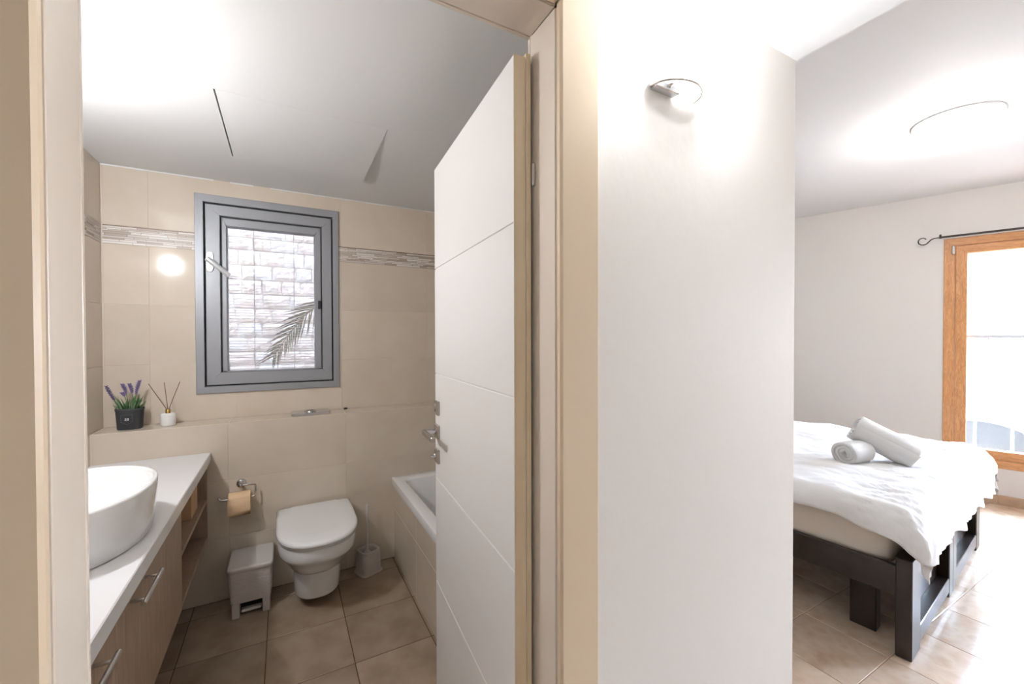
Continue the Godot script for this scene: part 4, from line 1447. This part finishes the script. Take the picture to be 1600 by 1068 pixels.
# ------------------------------------------------------------------ outside
func build_outside() -> void:
	var st := mk()
	span(st, Vector3(-14, -3.4, -16), Vector3(20, -3.2, 16))
	struct("ground", st, M.ground, "pale paved ground far below the windows", "ground")
	st = mk()
	span(st, Vector3(-7.0, 2.81, -3.05), Vector3(4.3, 13.0, 1.8))
	span(st, Vector3(-7.0, -3.2, -3.05), Vector3(-1.31, 2.81, 1.8))
	span(st, Vector3(-7.0, -3.2, -3.05), Vector3(4.6, -0.21, 1.8))
	struct("wall_upper", st, M.facade, "plain upper storey of the house above these rooms", "wall")
	for x in [-5.0, 4.75]:
		st = mk()
		span(st, Vector3(x, -3.2, -6.53), Vector3(x + 0.25, 12.0, -3.06))
		struct("wall_courtyard", st, M.mortar, "high plain wall closing the courtyard " + ("beyond the ledge side" if x < 0.0 else "towards the bedroom side"), "wall")
	# rough stone wall behind the bathroom window
	st = mk()
	span(st, Vector3(-8.0, -3.2, -6.9), Vector3(5.0, 13.0, -6.53))
	var w := struct("wall_stone", st, M.mortar, "sunlit rough pale stone wall outside the bathroom window", "wall")
	var y := -0.1
	while y < 3.75:
		var h := rng.randf_range(0.165, 0.195)
		var x := -1.75 + rng.randf() * -0.1
		while x < 1.45:
			var l := rng.randf_range(0.19, 0.36)
			var a := maxf(x, -1.75)
			var b := minf(x + l, 1.45)
			x += l
			if b - a < 0.05: continue
			st = mk()
			var nx := 6
			var ny := 4
			var grid := []
			for k in ny + 1:
				var row := []
				for i in nx + 1:
					var ed := i == 0 or i == nx or k == 0 or k == ny
					row.append(Vector3(lerpf(a + 0.006, b - 0.006, float(i) / nx), lerpf(y + 0.005, y + h - 0.005, float(k) / ny), -6.518 if ed else -6.510 + rng.randf_range(-0.003, 0.006)))
				grid.append(row)
			for k in ny:
				for i in nx:
					quad(st, grid[k][i], grid[k][i + 1], grid[k + 1][i + 1], grid[k + 1][i])
			var z := -6.55
			for i in nx:
				quad(st, Vector3(grid[0][i].x, grid[0][i].y, z), Vector3(grid[0][i + 1].x, grid[0][i].y, z), grid[0][i + 1], grid[0][i])
				quad(st, grid[ny][i], grid[ny][i + 1], Vector3(grid[ny][i + 1].x, grid[ny][i].y, z), Vector3(grid[ny][i].x, grid[ny][i].y, z))
			for k in ny:
				quad(st, Vector3(grid[k + 1][0].x, grid[k + 1][0].y, z), Vector3(grid[k][0].x, grid[k][0].y, z), grid[k][0], grid[k + 1][0])
				quad(st, grid[k + 1][nx], grid[k][nx], Vector3(grid[k][nx].x, grid[k][nx].y, z), Vector3(grid[k + 1][nx].x, grid[k + 1][nx].y, z))
			obj("stone", st, M.stone[rng.randi() % 3], w)
		y += h
	# palm: the frond in view and three more of its crown
	var t := thing("palm_tree", "palm with dull green drooping fronds outside bathroom window", "palm tree", Vector3(0, 0, -3.9))
	st = mk(false)
	var trunk := []
	for k in 24:
		trunk.append(Vector3(1.55 - 0.05 * sin(k * 0.2), -3.2 + k * 0.2, -0.55 + 0.006 * k))
	tube(st, trunk, 0.15, 14, 0.11)
	obj("trunk", st, M.palmdry, t)
	frond(t, [Vector3(1.5, 1.35, -0.45), Vector3(1.1, 1.68, -0.3), Vector3(0.68, 1.78, -0.12), Vector3(0.40, 1.735, -0.03), Vector3(0.23, 1.635, 0.0), Vector3(0.15, 1.564, 0.01), Vector3(0.098, 1.49, 0.015), Vector3(0.05, 1.425, 0.02), Vector3(-0.004, 1.339, 0.025), Vector3(-0.035, 1.292, 0.03), Vector3(-0.07, 1.235, 0.03)], 34, 0.5, 1.0)
	frond(t, [Vector3(1.55, 1.35, -0.45), Vector3(1.9, 1.75, -0.4), Vector3(2.3, 1.85, -0.35), Vector3(2.7, 1.6, -0.3), Vector3(2.9, 1.2, -0.3)], 22, 0.25, -1.0)
	frond(t, [Vector3(1.55, 1.35, -0.45), Vector3(1.7, 1.9, -0.7), Vector3(1.95, 2.2, -1.0), Vector3(2.2, 2.15, -1.3), Vector3(2.4, 1.8, -1.5)], 22, 0.25, -1.0)
	frond(t, [Vector3(1.55, 1.35, -0.45), Vector3(1.75, 1.85, -0.2), Vector3(2.0, 2.05, 0.05), Vector3(2.25, 1.9, 0.25), Vector3(2.4, 1.6, 0.35)], 22, 0.25, -1.0)
	# building opposite the bedroom window
	var fx := Transform3D(W0.basis, W0.origin - W0.basis.z * 6.0)
	var wall := thing("facade", "blindingly bright building facade with arch opposite the oak window", "building", fx.origin)
	wall.basis = fx.basis
	var out := PackedVector2Array([Vector2(-3.5, -3.2), Vector2(-0.65, -3.2)])
	for k in 25:
		var an := PI - PI * k / 24.0
		out.append(Vector2(0.45 + cos(an) * 1.1, -1.25 + sin(an) * 1.1))
	for p in [Vector2(1.55, -3.2), Vector2(5.5, -3.2), Vector2(5.5, 4.0), Vector2(-3.5, 4.0)]: out.append(p)
	st = mk()
	prism(st, out, -0.4, 0.0)
	obj("front_wall", st, M.facade_far, wall)
	st = mk()
	span(st, Vector3(-4.0, 0.02, 0.0), Vector3(6.0, 0.22, 0.09), 0.01, fx)
	tag(obj("cornice", st, M.facade_far), "pale cornice ledge across the facade opposite the oak window", "cornice")
	# the deep archway behind it
	st = mk()
	span(st, Vector3(-1.0, -3.2, -3.2), Vector3(1.9, 0.2, -3.0))
	span(st, Vector3(-1.0, -3.2, -3.0), Vector3(-0.75, 0.2, -0.41))
	span(st, Vector3(1.65, -3.2, -3.0), Vector3(1.9, 0.2, -0.41))
	span(st, Vector3(-1.0, 0.0, -3.0), Vector3(1.9, 0.2, -0.41))
	obj("archway", st, M.archway, wall)
	for x in [0.0, 0.45, 0.9]:
		st = mk()
		span(st, Vector3(x - 0.02, -3.2, -0.3), Vector3(x + 0.02, -0.1, -0.26))
		obj("gate_bar", st, M.archway, wall)

func frond(t: Node3D, spine: Array, count: int, from: float, way: float) -> void:
	var st := mk(false)
	tube(st, spine, 0.013, 8, 0.003)
	var ra := obj("rachis", st, M.palmdry, t)
	var cv := Curve3D.new()
	for p in spine: cv.add_point(p)
	var total := cv.get_baked_length()
	for k in count:
		var q := lerpf(from, 1.0, float(k) / (count - 1))
		var p := cv.sample_baked(total * q)
		var d := (cv.sample_baked(minf(total * q + 0.02, total)) - cv.sample_baked(total * q - 0.02)).normalized()
		for s in 2:
			var ln := lerpf(0.32, 0.15, clampf((q - 0.6) / 0.4, 0, 1)) * rng.randf_range(0.8, 1.12)
			var dir: Vector3
			if s == 0: dir = (d * 0.7 + Vector3(-0.5 * way, 0.16, 0.1) + Vector3(0, rng.randf_range(-0.10, 0.10), rng.randf_range(-0.1, 0.25))).normalized()
			else: dir = (d * 0.22 + Vector3(-0.02 * way, -1.0, 0.1) + Vector3(rng.randf_range(-0.12, 0.12), 0, rng.randf_range(-0.1, 0.2))).normalized()
			st = mk(false)
			blade(st, p, p + dir * ln, 0.0062, Vector3(-0.2, 1.0, 0.35) if s == 0 else Vector3(1.0, 0.1, 0.5), 0.02)
			obj("leaflet", st, M.palm if rng.randf() < 0.75 else M.palmdry, ra)
